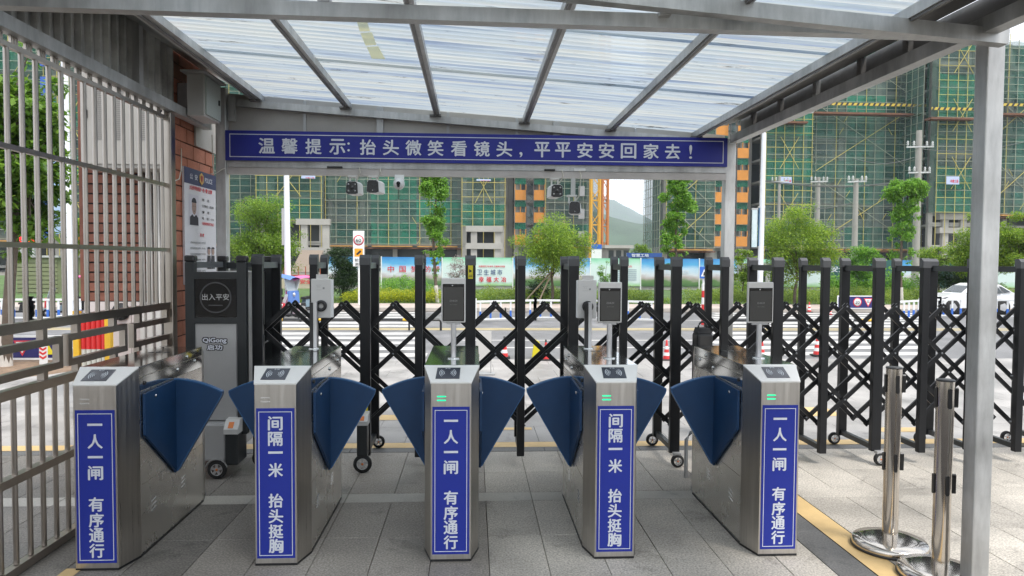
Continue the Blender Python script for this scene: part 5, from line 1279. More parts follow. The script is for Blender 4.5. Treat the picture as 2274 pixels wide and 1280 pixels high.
def leaves(pts_r, n, size, parent, m, name='crown', aspect=.55, droop=.3):
    """n leaf faces spread through clumps [(centre, radius_xyz)] with uneven density"""
    mb = MB(); wsum = [c[1][0] * c[1][1] * c[1][2] for c in pts_r]; tot = sum(wsum)
    vs, fs = [], []
    for (c, r), w in zip(pts_r, wsum):
        k = int(n * w / tot) + 1
        for _ in range(k):
            u, v = rnd.uniform(-1, 1), rnd.uniform(0, 2 * math.pi); q = math.sqrt(1 - u * u); rr = rnd.random() ** .42
            p = Vector((c[0] + r[0] * q * math.cos(v) * rr, c[1] + r[1] * q * math.sin(v) * rr, c[2] + r[2] * u * rr))
            s = size * rnd.uniform(.6, 1.3)
            az, el = rnd.uniform(0, 6.283), rnd.uniform(-1.1, .55) - droop * .3
            d = Vector((math.cos(az) * math.cos(el), math.sin(az) * math.cos(el), math.sin(el)))
            sd = d.cross(Vector((rnd.uniform(-.5, .5), rnd.uniform(-.5, .5), 1))).normalized() * (s * aspect * .5)
            o = len(vs); vs += [p, p + d * s * .5 + sd, p + d * s, p + d * s * .5 - sd]; fs.append((o, o + 1, o + 2, o + 3))
    mb.add(vs, fs); return mb.build(name, m, parent)
def clumps(c, R3, n, rmin, rmax, seed, shell=.55):
    g = random.Random(seed); out = []
    for _ in range(n):
        u, v = g.uniform(-1, 1), g.uniform(0, 6.283); q = math.sqrt(1 - u * u); rr = g.uniform(shell, 1.0)
        if g.random() < .22: rr = g.uniform(1.0, 1.16)
        p = (c[0] + R3[0] * q * math.cos(v) * rr, c[1] + R3[1] * q * math.sin(v) * rr, c[2] + R3[2] * u * rr); r = g.uniform(rmin, rmax) * (.55 if rr > 1 else 1) * g.uniform(.75, 1.15)
        out.append((p, (r * 1.15, r * 1.15, r * .75)))
    return out
def branches(base, top, tips, r0, parent, m, n=9, seed=1, name='trunk'):
    g = random.Random(seed); mb = MB(); base, top = Vector(base), Vector(top)
    pts = [base.lerp(top, k / 5) + Vector((g.uniform(-1, 1), g.uniform(-1, 1), 0)) * r0 * .5 * (k > 0) for k in range(6)]
    mb.tube(pts, r0, 9, r2=r0 * .55)
    for p, r in tips[:n]:
        s = pts[g.choice((3, 4, 5))]; e = Vector(p); mid = s.lerp(e, .5) + Vector((g.uniform(-.1, .1), g.uniform(-.1, .1), .12)) * (e - s).length
        mb.tube([s, mid, e], r0 * .42, 6, r2=r0 * .1)
        for _ in range(2):
            e2 = e + Vector((g.uniform(-1, 1), g.uniform(-1, 1), g.uniform(-.2, .8))) * r[0] * .9; mb.tube([mid.lerp(e, .6), e2], r0 * .15, 4, r2=r0 * .05)
    return mb.build(name, m, parent)
def tree_px(label, px, pyb, cx, cy, wx, hy, Y=None, m=L_mid, n=9000, size=.10, ncl=34, cl=(.22, .42), r0=.06, seed=1, lime=None, shell=.5, trunk_top=None, name='round_tree', group=None, cat='tree', depth=1.0, droop=.3):
    Y = Y or G(px, pyb).y; b = P(px, pyb, Y=Y); b.z = max(0.0, b.z) if b.z > -.5 else 0
    c = P(cx, cy, Y=Y); Rx, Rz = wx / 2 / F * Y, hy / 2 / F * Y
    t = thing(name, label, cat, (b.x, Y, 0), 0, group)
    cls = clumps(c, (Rx * .88, Rx * .88 * depth, Rz * .88), ncl, cl[0] * Rx, cl[1] * Rx, seed, shell)
    tp_ = Vector((c.x, Y, c.z - Rz * .35)) if trunk_top is None else Vector((c.x, Y, trunk_top))
    if r0: branches((b.x, Y, 0), tp_, cls, r0, t, M_bark, n=12, seed=seed)
    if lime: MB().tube([(b.x, Y, 0), (b.x, Y, lime)], r0 * 1.12, 10).build('limewash_band', M_lime, t)
    leaves(cls, n, size, t, m, droop=droop)
    return t
tree_px('round green tree behind the white lamp post at left of the gate', 588, 690, 588, 533, 170, 185, m=L_mid, n=28000, size=.075, seed=3, ncl=64, cl=(.26, .42), shell=.4, Y=24.6)
tree_px('round bright green tree with splayed props behind the fourth turnstile', 1226, 682, 1228, 552, 172, 140, m=L_yel, n=25000, size=.072, seed=5, ncl=58, cl=(.26, .42), Y=24.6, shell=.4)
tree_px('broad yellow-green tree right of the white lamp post with hanging boards', 1765, 690, 1770, 548, 176, 205, m=L_yel, n=28000, size=.075, seed=8, ncl=64, cl=(.26, .42), shell=.4, Y=24.6)
def slim(label, px, pyb, prof, m=L_fresh, n=14000, size=.09, seed=2, Y=24.6, lime=.7):
    """prof: list of (px, py, half-width px) up the column"""
    t = thing('slim_tree', label, 'tree', (P(px, pyb, Y=Y).x, Y, 0), 0); g = random.Random(seed); cls = []
    for (a, b, hw), (a2, b2, hw2) in zip(prof, prof[1:] + [prof[-1]]):
        for _ in range(12):
            u = g.random(); w_q = (hw + (hw2 - hw) * u) * g.uniform(.35, 1.15); an = g.uniform(0, 6.283)
            q = P(a + (a2 - a) * u + w_q * .78 * math.cos(an), b + (b2 - b) * u + g.uniform(-8, 8), Y=Y); r = hw / F * Y * g.uniform(.2, .42)
            cls.append(((q.x, Y + math.sin(an) * w_q / F * Y * .8, q.z), (r, r, r * g.uniform(.65, 1.25))))
    top = P(prof[-1][0], prof[-1][1], Y=Y); x0 = P(px, pyb, Y=Y).x; pts = [Vector((x0, Y, 0))] + [Vector((P(a, b, Y=Y).x, Y, P(a, b, Y=Y).z)) for a, b, hw in prof[::2]]
    MB().tube(pts, .06, 8, r2=.02).build('trunk', M_bark, t)
    if lime: MB().tube([pts[0], pts[0].lerp(Vector((pts[1].x, Y, pts[1].z)), min(1, lime / max(.1, pts[1].z)))], .068, 10).build('limewash_band', M_lime, t)
    leaves(cls, n, size, t, m, droop=.8); return t
slim('slim fresh green tree between the second and middle turnstiles, narrow waist', 972, 682, [(966, 610, 16), (966, 570, 22), (962, 530, 34), (960, 495, 30), (968, 462, 20), (966, 435, 34), (968, 410, 38), (955, 392, 26)], seed=4)
slim('slim fresh green tree in front of the sky gap, left of the rear post', 1500, 690, [(1502, 610, 16), (1500, 565, 26), (1500, 525, 34), (1500, 490, 32), (1506, 455, 40), (1503, 420, 36), (1502, 392, 26)], seed=9)
slim('slim fresh green tree with a spreading top, left of the front post', 2002, 690, [(2000, 615, 16), (2004, 575, 24), (2002, 535, 32), (2004, 500, 30), (2010, 465, 34), (2012, 432, 46), (2022, 405, 36), (1985, 428, 26)], seed=12)
tree_px('dark clipped cypress beside the 60 sign', 762, 690, 762, 600, 66, 135, m=L_dark, n=16000, size=.065, seed=6, ncl=60, cl=(.4, .6), shell=.2, r0=.04, Y=25.5, name='cypress_tree')
tree_px('small green cypress between the scanner boxes and the gate post', 1345, 690, 1345, 612, 32, 80, m=L_fresh, n=2600, size=.05, seed=7, ncl=24, cl=(.35, .6), r0=.03, Y=27, name='cypress_tree')
tree_px('low dark shrub under the round bright tree behind the gate', 1196, 690, 1196, 638, 66, 62, m=L_dark, n=3600, size=.07, seed=13, ncl=26, cl=(.3, .5), r0=.02, Y=26, name='shrub', cat='shrub')
tree_px('leafless pale pink shrub before the hoarding right of the slim tree', 1020, 690, 1016, 605, 58, 70, m=L_pale, n=2600, size=.05, seed=14, ncl=40, cl=(.25, .4), r0=.03, Y=27, name='shrub', cat='shrub')
tree_px('tall leafy tree with broad leaves behind the left fence', 12, 818, 35, 330, 215, 480, Y=10.6, m=L_big, n=15000, size=.125, seed=15, ncl=70, cl=(.22, .42), r0=.085, lime=.75, depth=.8, shell=.3, name='broadleaf_tree', trunk_top=3.2)
tree_px('round yellow-green tree seen through the fence left of the gatehouse', 205, 700, 195, 520, 92, 170, Y=22, m=L_yel, n=6000, size=.085, seed=16, ncl=36, cl=(.25, .42), r0=.05)
tree_px('yellow-green tree close behind the front steel post at far right', 2190, 690, 2190, 560, 130, 190, Y=24.6, m=L_yel, n=28000, size=.075, seed=17, ncl=54, cl=(.28, .42), shell=.4, r0=.05)
tree_px('yellow-green tree cut by the right edge of the frame', 2262, 700, 2268, 548, 110, 175, Y=23.6, m=L_yel, n=24000, size=.075, seed=18, ncl=50, cl=(.28, .42), shell=.4, r0=.05)
tree_px('small bright green bushy tree behind the concrete pole', 1908, 690, 1915, 585, 92, 84, Y=29, m=L_fresh, n=5000, size=.10, seed=19, ncl=32, cl=(.25, .42), r0=.04)
tree_px('low bright tree right of the slim spreading tree', 2085, 690, 2085, 570, 90, 50, Y=28, m=L_yel, n=3500, size=.09, seed=20, ncl=26, cl=(.25, .42), r0=.04)
tree_px('small shrubby tree just right of the rear canopy post', 1650, 690, 1650, 590, 62, 78, Y=27, m=L_yel, n=4000, size=.085, seed=21, ncl=28, cl=(.25, .42), r0=.03)
tree_px('dark green shrub at the left edge of the white car', 2110, 690, 2120, 618, 110, 60, Y=26, m=L_dark, n=4500, size=.09, seed=22, ncl=30, cl=(.25, .42), r0=.03, name='shrub', cat='shrub')
tree_px('distant tree by the low site office in the sky gap', 1418, 600, 1420, 560, 44, 40, Y=60, m=L_mid, n=2500, size=.22, seed=23, ncl=22, cl=(.3, .5), r0=.12)
def hedge(label, px0, px1, pyt, Y0, Y1, m, n, size=.06, seed=1, name='hedge', clumpy=.12, base=.1):
    x0, x1 = P(px0, 650, Y=Y0).x, P(px1, 650, Y=Y0).x; zt2 = P(px0, pyt, Y=(Y0 + Y1) / 2).z
    t = thing(name, label, 'hedge', ((x0 + x1) / 2, (Y0 + Y1) / 2, base)); g = random.Random(seed); cls = []
    nx = max(3, int((x1 - x0) / .3))
    for i in range(nx):
        for j in range(2):
            h = (zt2 - base) * g.uniform(1 - clumpy * 2, 1 + clumpy); x = x0 + (x1 - x0) * (i + .5) / nx
            cls.append(((x, Y0 + (Y1 - Y0) * (j + .5) / 2, base + h * .55), (.26, (Y1 - Y0) * .32, h * .5)))
    leaves(cls, n, size, t, m, name='foliage')
    return t
hedge('clipped yellow-topped hedge between the second turnstile and the slim tree', 758, 975, 640, 24.4, 25.6, L_hedge, 16000, .05, 31)
hedge('loose green hedge behind the white railing in the middle', 1056, 1460, 638, 25, 27.5, L_hlow, 15000, .07, 32, clumpy=.2)
hedge('long green hedge left of the concrete power pole at right', 1556, 1870, 640, 25.5, 28, L_hlow, 13000, .07, 33, clumpy=.25)
hedge('green hedge running behind the white car at right', 1872, 2330, 640, 25.5, 28, L_hlow, 15000, .08, 34, clumpy=.25)
hedge('loose fresh green bushes behind the clipped hedge', 838, 960, 620, 26.5, 28.5, L_fresh, 5000, .08, 35, clumpy=.3, name='bushes')
hedge('bushes with rust tints at the foot of the building wall by the rear post', 1640, 1700, 618, 28.5, 30, L_yel, 3000, .08, 36, clumpy=.3, name='bushes')
hedge('tall leafy shrubs behind the 20 sign board', 1850, 2060, 610, 28.2, 30, L_fresh, 8000, .11, 37, clumpy=.35, name='bushes')
# grass tufts over the verge: nobody could count the blades
gb = MB(); vs, fs = [], []
for _ in range(9000):
    x, y = rnd.uniform(-14, 22), rnd.uniform(24.25, 27.5); h = rnd.uniform(.04, .14); a = rnd.uniform(0, 6.28); o = len(vs)
    vs += [(x, y, .118), (x + .03 * math.cos(a), y + .03 * math.sin(a), .118), (x + rnd.uniform(-.05, .05), y + rnd.uniform(-.05, .05), .118 + h)]; fs.append((o, o + 1, o + 2))
gb.add(vs, fs); tag(gb.build('verge_grass', L_hlow), kind='stuff')
# two timber props of the round tree
pr_ = thing('tree_props', 'two slanting timber props bracing the round bright tree', 'props', (2.5, 24.6, 0))
for dx, dy in ((-1.05, .2), (-.6, -.6)): MB().tube([(2.72 + dx, 24.6 + dy, 0), (2.74, 24.6, 1.25)], .028, 7).build('prop', mat('pale_timber', (.34, .27, .19), .8), pr_)
# soil bed under the left tree
q = G(12, 818); tag(MB().lathe([(0, .02), (.9, .012), (1.1, .0)], (q.x, q.y, 0), 24).build('soil_bed', mat('soil', (.22, .15, .10), .95, var=.3, scale=6, bump=.5)), kind='structure')

# ================================================================ CONSTRUCTION TOWERS
M_slab = mat('raw_slab', (.38, .37, .34), .85, var=.15, scale=.3); M_infill = mat('grey_blockwork', (.30, .33, .31), .9, var=.2, scale=.3)
M_void = mat('unlit_opening', (.012, .02, .02), .3, spec=.6); M_pane = mat('green_window', (.06, .12, .12), .12, spec=.8)
M_poley = mat('scaffold_yellow', (.50, .42, .12), .6); M_poleg = mat('scaffold_pale', (.30, .32, .25), .6); M_poleb = mat('scaffold_rust', (.36, .23, .12), .7)
M_net = [mat('net_green_%s' % c, col_, .9, var=.42, scale=.45, alpha=a, rand=.3) for c, col_, a in (('mid', (.03, .125, .09), .6), ('bright', (.018, .17, .105), .72), ('grey', (.075, .13, .11), .52))]
for m_ in M_net: m_.name = m_.name.replace('net_green_', 'safety_net_')
M_plank = mat('formwork_orange', (.46, .24, .06), .8, var=.3, scale=1); M_rust = mat('formwork_rust', (.16, .07, .04), .9, var=.3, scale=1)
FL = 3.0
_cache = {}
def pole(root, a, b, r, m, name='scaffold_pole'):
    a, b = Vector(a), Vector(b); L_ = (b - a).length; k = (round(r, 3), m.name)
    if k not in _cache:
        o = MB().tube([(0, 0, 0), (0, 0, 1)], r, 5, cap=False).build('scaffold_pole', m); _cache[k] = o.data; bpy.data.objects.remove(o)
    o = bpy.data.objects.new(name, _cache[k]); col.objects.link(o); o.parent = root
    o.location = a - root.location; o.rotation_mode = 'QUATERNION'; o.rotation_quaternion = (b - a).to_track_quat('Z', 'Y'); o.scale = (1, 1, L_)
    return o
g5 = random.Random(5)
def tower(label, px0, px1, bays, H, Y=96, name='apartment_tower', dp=1.40, dl=.95, base_h=3.55, side=0):
    """bays: (px0, px1, dY, net_bottom_z, kind)"""
    x0, x1 = P(px0, 560, Y=Y).x, P(px1, 560, Y=Y).x
    t = thing(name, label, 'building', ((x0 + x1) / 2, Y + 6, 0), 0, 'apartment towers under scaffold and green netting')
    nfl = int(H / FL); fr = MB(); inf = MB(); count = 0
    fr.box(x0 + 1.6, x1 - 1.6, Y + 5.4, Y + 8, 0, H - 1.5, 1)
    for q in (0, 1):
        xs_ = x0 + .3 if q == 0 else x1 - .3
        MB().box(xs_ - .1, xs_ + .1, Y + 2, Y + 8.5, 0, H - .5).build('end_wall', M_infill, t)
        xn = x0 - .9 if q == 0 else x1 + .9
        MB().add([(xn, Y, 3.4), (xn, Y + 9, 3.4), (xn, Y + 9, H), (xn, Y, H)], [(0, 1, 2, 3)]).build('safety_net', M_net[0], t)
        if px0 > 1400 and q == 0:
            for k in range(8): pole(t, (xn - .1, Y + k * 1.3, 0), (xn - .1, Y + k * 1.3, H), .048, M_poleg)
            for k in range(30): pole(t, (xn - .15, Y - .3, 3.4 + k * 1.2), (xn - .15, Y + 9.2, 3.4 + k * 1.2), .036, M_poleg, 'scaffold_ledger')
    t_w = []
    for (a, b, dY, zb0, kind) in bays:
        xa, xb = P(a, 560, Y=Y).x, P(b, 560, Y=Y).x; yy = Y + dY; W = xb - xa
        yw = yy + 1.5
        for k in range(nfl + 1):
            z = .55 + FL * k
            fr.box(xa + .05, xb - .05, yw - .15, Y + 5.6, z - .14, z + .14)
            if kind != 'hoist': fr.box(xa + .05, xb - .05, yw - .2, yw + .05, z + .14, z + .14 + .25 * (g5.random() < .5))
        nc = max(1, int(W / 4.2))
        for i in range(nc + 1):
            xc = xa + .3 + (W - .6) * i / nc; fr.box(xc - .3, xc + .3, yw - .1, yw + .45, 0, H)
        # infill walls with window openings
        for k in range(nfl):
            z = .55 + FL * k + .14
            if z < zb0 - .5: continue
            for i in range(nc):
                c0, c1 = xa + .6 + (W - .6) * i / nc, xa + (W - .6) * (i + 1) / nc; wq = (c1 - c0)
                if wq < .8: continue
                t_w.append((c0 + wq * .18, c1 - wq * .18, yw + .18, z + .85, z + 2.35))
        inf.box(xa + .3, xb - .3, yw + .3, yw + .42, max(0, zb0 - .4), H)
        # netting strips
        if kind in ('net', 'bay'):
            ns = max(1, round(W / (dp * 4)))
            for i in range(ns):
                s0, s1 = xa + W * i / ns, xa + W * (i + 1) / ns
                mb = MB(); zc = zb0
                vs, fs, mi = [], [], []
                while zc < H:
                    z1 = min(H, zc + FL); o = len(vs); bow = .12
                    mm = 1 if (kind == 'bay' and g5.random() < .4) or g5.random() < .12 else (2 if g5.random() < .35 else 0)
                    gv = []
                    for jr in range(4):
                        for jc in range(5): gv.append((s0 + (s1 - s0) * jc / 4, yy + (g5.uniform(-.02, .22) if 0 < jc < 4 else 0), zc + (z1 - .03 - zc) * jr / 3 + (g5.uniform(-.12, .03) if jr in (0, 3) and 0 < jc < 4 else 0)))
                    mb.add(gv, [(jr * 5 + jc, jr * 5 + jc + 1, jr * 5 + jc + 6, jr * 5 + jc + 5) for jr in range(3) for jc in range(4)], mm, True); zc = z1
                mb.build('safety_net', M_net, t)
            # side returns where the bay steps forward
            if dY < 0:
                for s_ in (xa, xb): MB().add([(s_, yy, zb0), (s_, Y + 1, zb0), (s_, Y + 1, H), (s_, yy, H)], [(0, 1, 2, 3)]).build('safety_net', M_net[0], t)
            # poles
            yp = yy - .12; npz = max(2, round(W / dp)); zlow = 0 if kind == 'bay' else max(0, zb0 - .3)
            for i in range(npz + 1):
                if count > 290: break
                x = xa + W * i / npz; pole(t, (x, yp, zlow), (x + g5.uniform(-.1, .1), yp, H + g5.uniform(0, 1)), .048, M_poley if (kind == 'bay' or i % 3 == 0) else M_poleg); count += 1
            nl = int((H - zb0) / dl)
            for k in range(nl + 1):
                if count > 290: break
                z = zb0 + dl * k; pole(t, (xa - .15, yp - .05, z), (xb + .15, yp - .05, z + g5.uniform(-.06, .06)), .036, M_poleg if k % 2 else (M_poley if kind == 'bay' else M_poleg), 'scaffold_ledger'); count += 1
            if kind == 'bay':
                zz = zb0 + 3
                while zz < H - 4:
                    xm = (xa + xb) / 2; w2 = min(1.6, W * .2)
                    pole(t, (xm - w2, yp - .12, zz), (xm + w2, yp - .12, zz + 4.2), .045, M_poley, 'scaffold_brace'); pole(t, (xm + w2, yp - .14, zz), (xm - w2, yp - .14, zz + 4.2), .045, M_poley, 'scaffold_brace'); zz += 7.5
            else:
                zz = zb0 + .5; sgn = 1
                while zz < H - 6 and px0 > 1400:
                    for s_ in (-1, 1):
                        xm = (xa + xb) / 2; w2 = W * .42; pole(t, (xm - s_ * w2, yp - .12, zz), (xm + s_ * w2, yp - .12, zz + min(9, W * .75)), .045, M_poley if s_ > 0 else M_poleg, 'scaffold_brace')
                    zz += min(10, W * .8)
                for k in range(int(W * 1.2)):
                    x, z = g5.uniform(xa, xb - .6), g5.uniform(zb0, H - 2); d = g5.choice((-1, 1)); pole(t, (x, yp - .1, z), (x + .55 * d, yp - .1, z + .9), .035, M_poley, 'tie_rod')
            # plank ledges
            if kind == 'net':
                for i in range(max(1, int(W / 5))):
                    a_ = xa + W * i / max(1, int(W / 5)); MB().box(a_ + .2, a_ + W / max(1, int(W / 5)) - .5, yy - 1.0, yy + .6, zb0 - .35, zb0 - .2).build('plank_ledge', M_plank, t)
                MB().box(xa, xb, yy - .6, yy + 1.4, zb0 - .6, zb0 - .45).build('rusty_ledge', M_rust, t)
        if kind == 'hoist':
            xm = (xa + xb) / 2; w = W * .36
            for s_ in (-1, 1):
                xc = xm + s_ * W * .31
                for k in range(1, nfl):
                    z = .55 + FL * k
                    MB().box(xc - w / 2, xc + w / 2, yy - .3, yy - .25, z + .1, z + 1.45).build('hoist_gate', mat('gate_orange', (.62, .25, .04), .6, var=.1, scale=1), t)
                    for q in (-1, 0, 1): MB().box(xc + q * w / 2 - .05, xc + q * w / 2 + .05, yy - .3, yy - .2, z + 1.45, z + 2.2).build('gate_post', MATS['gate_orange'], t)
                    MB().box(xc - w / 2, xc + w / 2, yy - .1, yy - .05, z + 2.2, z + 3.05).build('safety_net', M_net[1], t)
            ms = MB()
            for s1 in (-.45, .45): ms.box(xm + s1 - .06, xm + s1 + .06, yy - .9, yy - .78, 0, H)
            z = 0
            while z < H: ms.bar((xm - .45, yy - .84, z), (xm + .45, yy - .84, z + .75), .06, .06); ms.bar((xm + .45, yy - .84, z + .75), (xm - .45, yy - .84, z + 1.5), .06, .06); z += 1.5
            ms.build('hoist_mast', mat('mast_grey', (.06, .06, .06), .6), t)
        if kind == 'dark': pass
    fro = fr.build('concrete_frame', [M_slab, M_void], t)
    inf.build('block_wall', M_infill, t)
    seen = 0
    for (a, b, y, z0, z1) in t_w:
        if z0 > H - 2: continue
        if seen < 280:
            w = MB().box(a, b, y, y + .1, z0, z1).build('window', M_pane if g5.random() < .5 else M_void, t); seen += 1
    return t, x0, x1
tA = tower('long scaffolded tower in green netting behind the left half of the gate', 430, 1316,
      [(430, 575, 1.5, 3.6, 'net'), (575, 718, -1.0, 6.6, 'bay'), (720, 1024, 1.0, 3.6, 'net'), (1026, 1120, -1.2, 6.0, 'bay'), (1121, 1142, 2.5, 0, 'dark'), (1143, 1210, 1.0, 0, 'hoist'), (1211, 1316, .5, 3.6, 'net')], 40)
tB = tower('scaffolded tower in green netting right of the sky gap, with orange hoist gates', 1480, 2056,
      [(1480, 1588, .5, 3.4, 'net'), (1589, 1664, 1.0, 0, 'hoist'), (1665, 1690, 2.5, 0, 'dark'), (1691, 1792, -.8, 3.6, 'bay'), (1794, 2056, 1.2, 3.6, 'net')], 40)
tC = tower('nearer scaffolded tower in green netting behind the big steel post at right', 2058, 2330,
      [(2058, 2160, -1.5, 8.2, 'bay'), (2162, 2330, .0, 8.2, 'net')], 31, Y=93)
tD = tower('scaffolded tower with blue panels seen through the left fence', -80, 222,
      [(-80, 110, 1.0, 3.6, 'net'), (112, 222, -.5, 3.6, 'bay')], 30, Y=80)
# white service balconies with units on the left tower, blue panels on the fenced one
for k in range(1, 9):
    z = .55 + FL * k; a, b = P(1284, 500, Y=95.6).x, P(1297, 500, Y=95.6).x
    MB().box(a, b, 95.3, 95.8, z + .6 - 6 + 6, z + 1.9).build('air_unit', M_silver, tA[0])
for k in range(1, 8):
    for pxa, pxb in ((100, 112), (146, 158)):
        a, b = P(pxa, 500, Y=79).x, P(pxb, 500, Y=79).x; MB().box(a, b, 78.6, 78.8, .55 + FL * k, .55 + FL * k + 1.9).build('blue_panel', mat('panel_blue', (.03, .10, .42), .6), tD[0])
# entrance frames at the foot of the two front bays
for (pa, pb, root, zs) in ((660, 735, tA[0], (2.3, 5.9)), (1034, 1116, tA[0], (3.0, 5.2)), (2078, 2140, tC[0], (5.5, 7.3))):
    a, b = P(pa, 560, Y=93).x, P(pb, 560, Y=93).x
    for z in zs: MB().box(a, b, 92.3, 93.2, z, z + .75).build('entrance_beam', M_slab, root)
    for f_ in (.14, .78): MB().box(a + (b - a) * f_, a + (b - a) * f_ + .8, 92.5, 93.1, 0, zs[-1]).build('entrance_column', M_slab, root)
# entrance stair of the left bay
st_ = MB()
for k in range(16):
    a = P(655, 620, Y=88).x; st_b = MB().box(a, a + 2.7, 86 + .35 * k, 86.3 + .35 * k, max(0, .17 * k - .1), .17 * (k + 1) - .03).build('stair_tread', mat('stair_plank', (.40, .33, .27), .8), tA[0])
# guarded platform across the right towers
for (pa, pb, pyt, Y_, root) in ((1800, 2052, 250, 95.8, tB[0]), (2062, 2158, 262, 91.0, tC[0]), (2165, 2290, 252, 92.2, tC[0]), (1700, 1790, 270, 94.6, tB[0])):
    a, b = P(pa, pyt, Y=Y_), P(pb, pyt, Y=Y_)
    MB().box(a.x, b.x, Y_ - .6, Y_ + .8, a.z - .25, a.z).build('platform', M_rust, root)
    if pa not in (1700,):
        gz = a.z + .9
        MB().box(a.x, b.x, Y_ - .6, Y_ - .5, gz, gz + .35).build('guard_board', mat('guard_yellow', (.55, .40, .05), .6), root)
        k = MB(); x = a.x
        while x < b.x - .5: k.prism([(x, Y_ - .62, gz), (x + .3, Y_ - .62, gz), (x + .5, Y_ - .62, gz + .35), (x + .2, Y_ - .62, gz + .35)], (0, .01, 0)); x += .75
        tag(k.build('guard_stripes', M_blackp, root), kind='stuff')
# small site banners tied to the scaffold
for i, (pa, pb, pyt, pyb, Y_, root) in enumerate([(1733, 1758, 393, 408, 94.8, tB[0]), (2102, 2130, 392, 410, 90.8, tC[0]), (669, 700, 390, 397, 94.2, tA[0]), (1058, 1090, 398, 402, 94.2, tA[0])]):
    a, b = P(pa, pyt, Y=Y_), P(pb, pyb, Y=Y_); k = MB().box(a.x, b.x, Y_, Y_ + .05, b.z, a.z).build('site_banner', mat('banner_pale', (.45, .52, .72), .6), root)
    put_text(MB(), '中建三局', .4, ((a.x + b.x) / 2 + .2, Y_ - .02, (a.z + b.z) / 2 - .1), fit=((b.x - a.x) * .6, (a.z - b.z) * .4)).build('banner_text', M_sred, root)
# tower crane masts in the gap
def mast(label, pa, pb, m, H, Y=88):
    x0, x1 = P(pa, 500, Y=Y).x, P(pb, 500, Y=Y).x; t = thing('crane_mast', label, 'crane mast', ((x0 + x1) / 2, Y, 0), 0, 'lattice crane masts'); w = x1 - x0
    for x in (x0, x1):
        for y in (Y, Y + w): MB().box(x - .11, x + .11, y - .11, y + .11, 0, H).build('mast_leg', m, t)
    z = 0; k = 0
    while z < H:
        s_ = MB(); s_.bar((x0, Y, z), (x1, Y, z), .12, .12).bar((x0, Y + w, z), (x1, Y + w, z), .12, .12).bar((x0, Y, z), (x1, Y, z + 1.5), .1, .1).bar((x1, Y, z + 1.5), (x0, Y, z + 3), .1, .1).bar((x0, Y + w, z + 1.5), (x1, Y + w, z), .09, .09).bar((x0, Y, z), (x0, Y + w, z + 1.5), .09, .09).bar((x1, Y, z), (x1, Y + w, z + 1.5), .09, .09)
        s_.build('mast_section', m, t); z += 3
mast('wide orange-yellow lattice crane mast at the left edge of the sky gap', 1313, 1332, mat('crane_yellow', (.62, .33, .03), .5), 45)
mast('thinner rusty orange lattice mast beside the sky gap', 1338, 1350, mat('crane_orange', (.50, .17, .04), .5), 45, 92)
# site office, blue gate and red sign in the gap
t = thing('site_office', 'low flat-roofed grey site office under the hills in the sky gap', 'building', (P(1375, 570, Y=70).x, 70, 0)); y = 70
x0, x1, z1 = P(1348, 570, Y=y).x, P(1398, 570, Y=y).x, P(1370, 545, Y=y).z
MB().box(x0, x1, y, y + 6, 0, z1 - .3).build('wall', mat('office_wall', (.30, .29, .27), .8), t); MB().box(x0 - .3, x1 + .3, y - .5, y + 6.3, z1 - .3, z1).build('roof', M_slab, t)
for k in range(3): a = x0 + .15 + (x1 - x0) * k / 3; MB().box(a, a + .5, y - .03, y + .02, z1 - 1.3, z1 - .5).build('window', M_void, t)
t = thing('blue_site_sign', 'dark blue site banner above the hoarding below the hills', 'sign', (P(1440, 570, Y=50).x, 50, 0)); a, b = P(1392, 562, Y=50), P(1470, 573, Y=50)
MB().box(a.x, b.x, 50, 50.1, b.z, a.z).build('banner_panel', mat('deep_blue', (.02, .07, .28), .5), t); MB().box(a.x, a.x + .1, 50.1, 50.2, 0, a.z).build('support_post', M_galv, t); MB().box(b.x - .1, b.x, 50.1, 50.2, 0, a.z).build('support_post', M_galv, t)
put_text(MB(), '智慧工地', .4, ((a.x + b.x) / 2 - .3, 49.98, (a.z + b.z) / 2), fit=(1.2, .22)).build('banner_text', M_letter, t)
t = thing('notice_tower', 'white notice panel with blue heading beside the crane mast above the hoarding', 'sign', (P(1325, 560, Y=45).x, 45, 0)); a, b = P(1314, 543, Y=45), P(1336, 574, Y=45)
MB().box(a.x, b.x, 45, 45.1, b.z, a.z).build('notice_panel', M_white, t); MB().box(a.x, b.x, 44.98, 45, a.z - .28, a.z).build('notice_heading', M_signblue, t); MB().box(a.x, a.x + .1, 45.1, 45.2, 0, a.z).build('support_post', M_galv, t)
t = thing('grey_house', 'small grey house wall with windows behind the hoarding right of the rear post', 'building', (P(1700, 600, Y=33).x, 33, 0)); a, b = P(1672, 585, Y=33), P(1728, 640, Y=33)
MB().box(a.x, b.x, 33, 35, 0, a.z).build('wall', mat('house_grey', (.40, .39, .38), .8, var=.15, scale=2), t)
for k in (0, 1): MB().box(a.x + .35 + .5 * k, a.x + .6 + .5 * k, 32.97, 33.02, .6, 1.1).build('window', M_void, t)

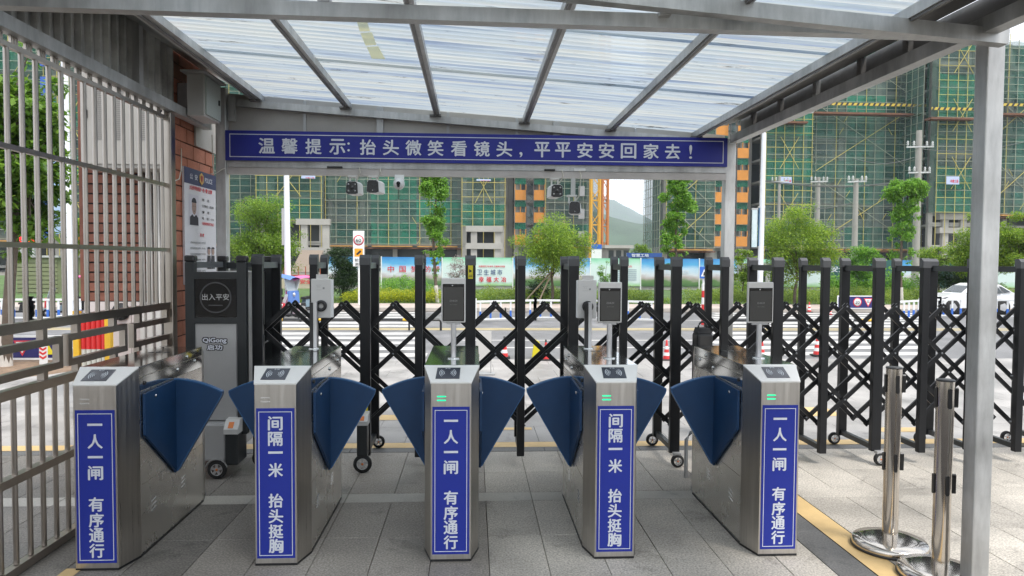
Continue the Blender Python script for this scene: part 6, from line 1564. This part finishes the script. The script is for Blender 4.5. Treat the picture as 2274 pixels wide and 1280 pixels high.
# ================================================================ HILLS
def hill(name, Y, prof, depth, m):
    pts = [P(a, b, Y=Y) for a, b in prof]; mb = MB(); vs = []; n_ = len(pts); g = random.Random(3)
    X0, X1 = pts[0].x, pts[-1].x; N = 60; rows_ = 10
    def h(x):
        for p_, q_ in zip(pts[:-1], pts[1:]):
            if p_.x <= x <= q_.x: f_ = (x - p_.x) / (q_.x - p_.x); return p_.z + (q_.z - p_.z) * f_
        return 0
    for j in range(rows_ + 1):
        f_ = j / rows_
        for i in range(N + 1):
            x = X0 + (X1 - X0) * i / N; z = h(x) * math.sin(f_ * math.pi / 2) ** .8; z += noise.noise(Vector((x * .02, f_ * 4, Y))) * h(x) * .08
            vs.append((x, Y - depth * (1 - f_), max(z, -1) if j else -1))
    for i in range(N + 1): vs.append((X0 + (X1 - X0) * i / N, Y + depth, -1))
    W_ = N + 1
    mb.add(vs, [(j * W_ + i, j * W_ + i + 1, (j + 1) * W_ + i + 1, (j + 1) * W_ + i) for j in range(rows_ + 1) for i in range(N)], 0, True)
    return tag(mb.build(name, m), kind='structure')
M_hill = mat('wooded_hill', (.035, .07, .03), .95, var=.4, scale=.02, detail=8)
hill('near_hill', 900, [(900, 560), (1150, 500), (1300, 470), (1352, 486), (1392, 497), (1440, 504), (1500, 520), (1700, 560), (2000, 575)], 250, M_hill)
hill('far_hill', 2200, [(700, 560), (1000, 480), (1200, 420), (1300, 428), (1352, 449), (1400, 472), (1440, 497), (1560, 540), (1900, 572)], 400, M_hill)
HAZE = True
if HAZE:
    mh = bpy.data.materials.new('air'); mh.use_nodes = True; nt = mh.node_tree; nt.nodes.clear()
    o_ = nt.nodes.new('ShaderNodeOutputMaterial'); v_ = nt.nodes.new('ShaderNodeVolumePrincipled')
    v_.inputs['Color'].default_value = (.80, .88, 1, 1); v_.inputs['Density'].default_value = .0003; v_.inputs['Anisotropy'].default_value = 0.0
    nt.links.new(v_.outputs[0], o_.inputs['Volume'])
    hz = MB().box(-3100, 3100, -450, 2900, -3.0, 520).build('haze', mh); tag(hz, kind='stuff')
scn.cycles.volume_bounces = 1
bpy.context.view_layer.update()
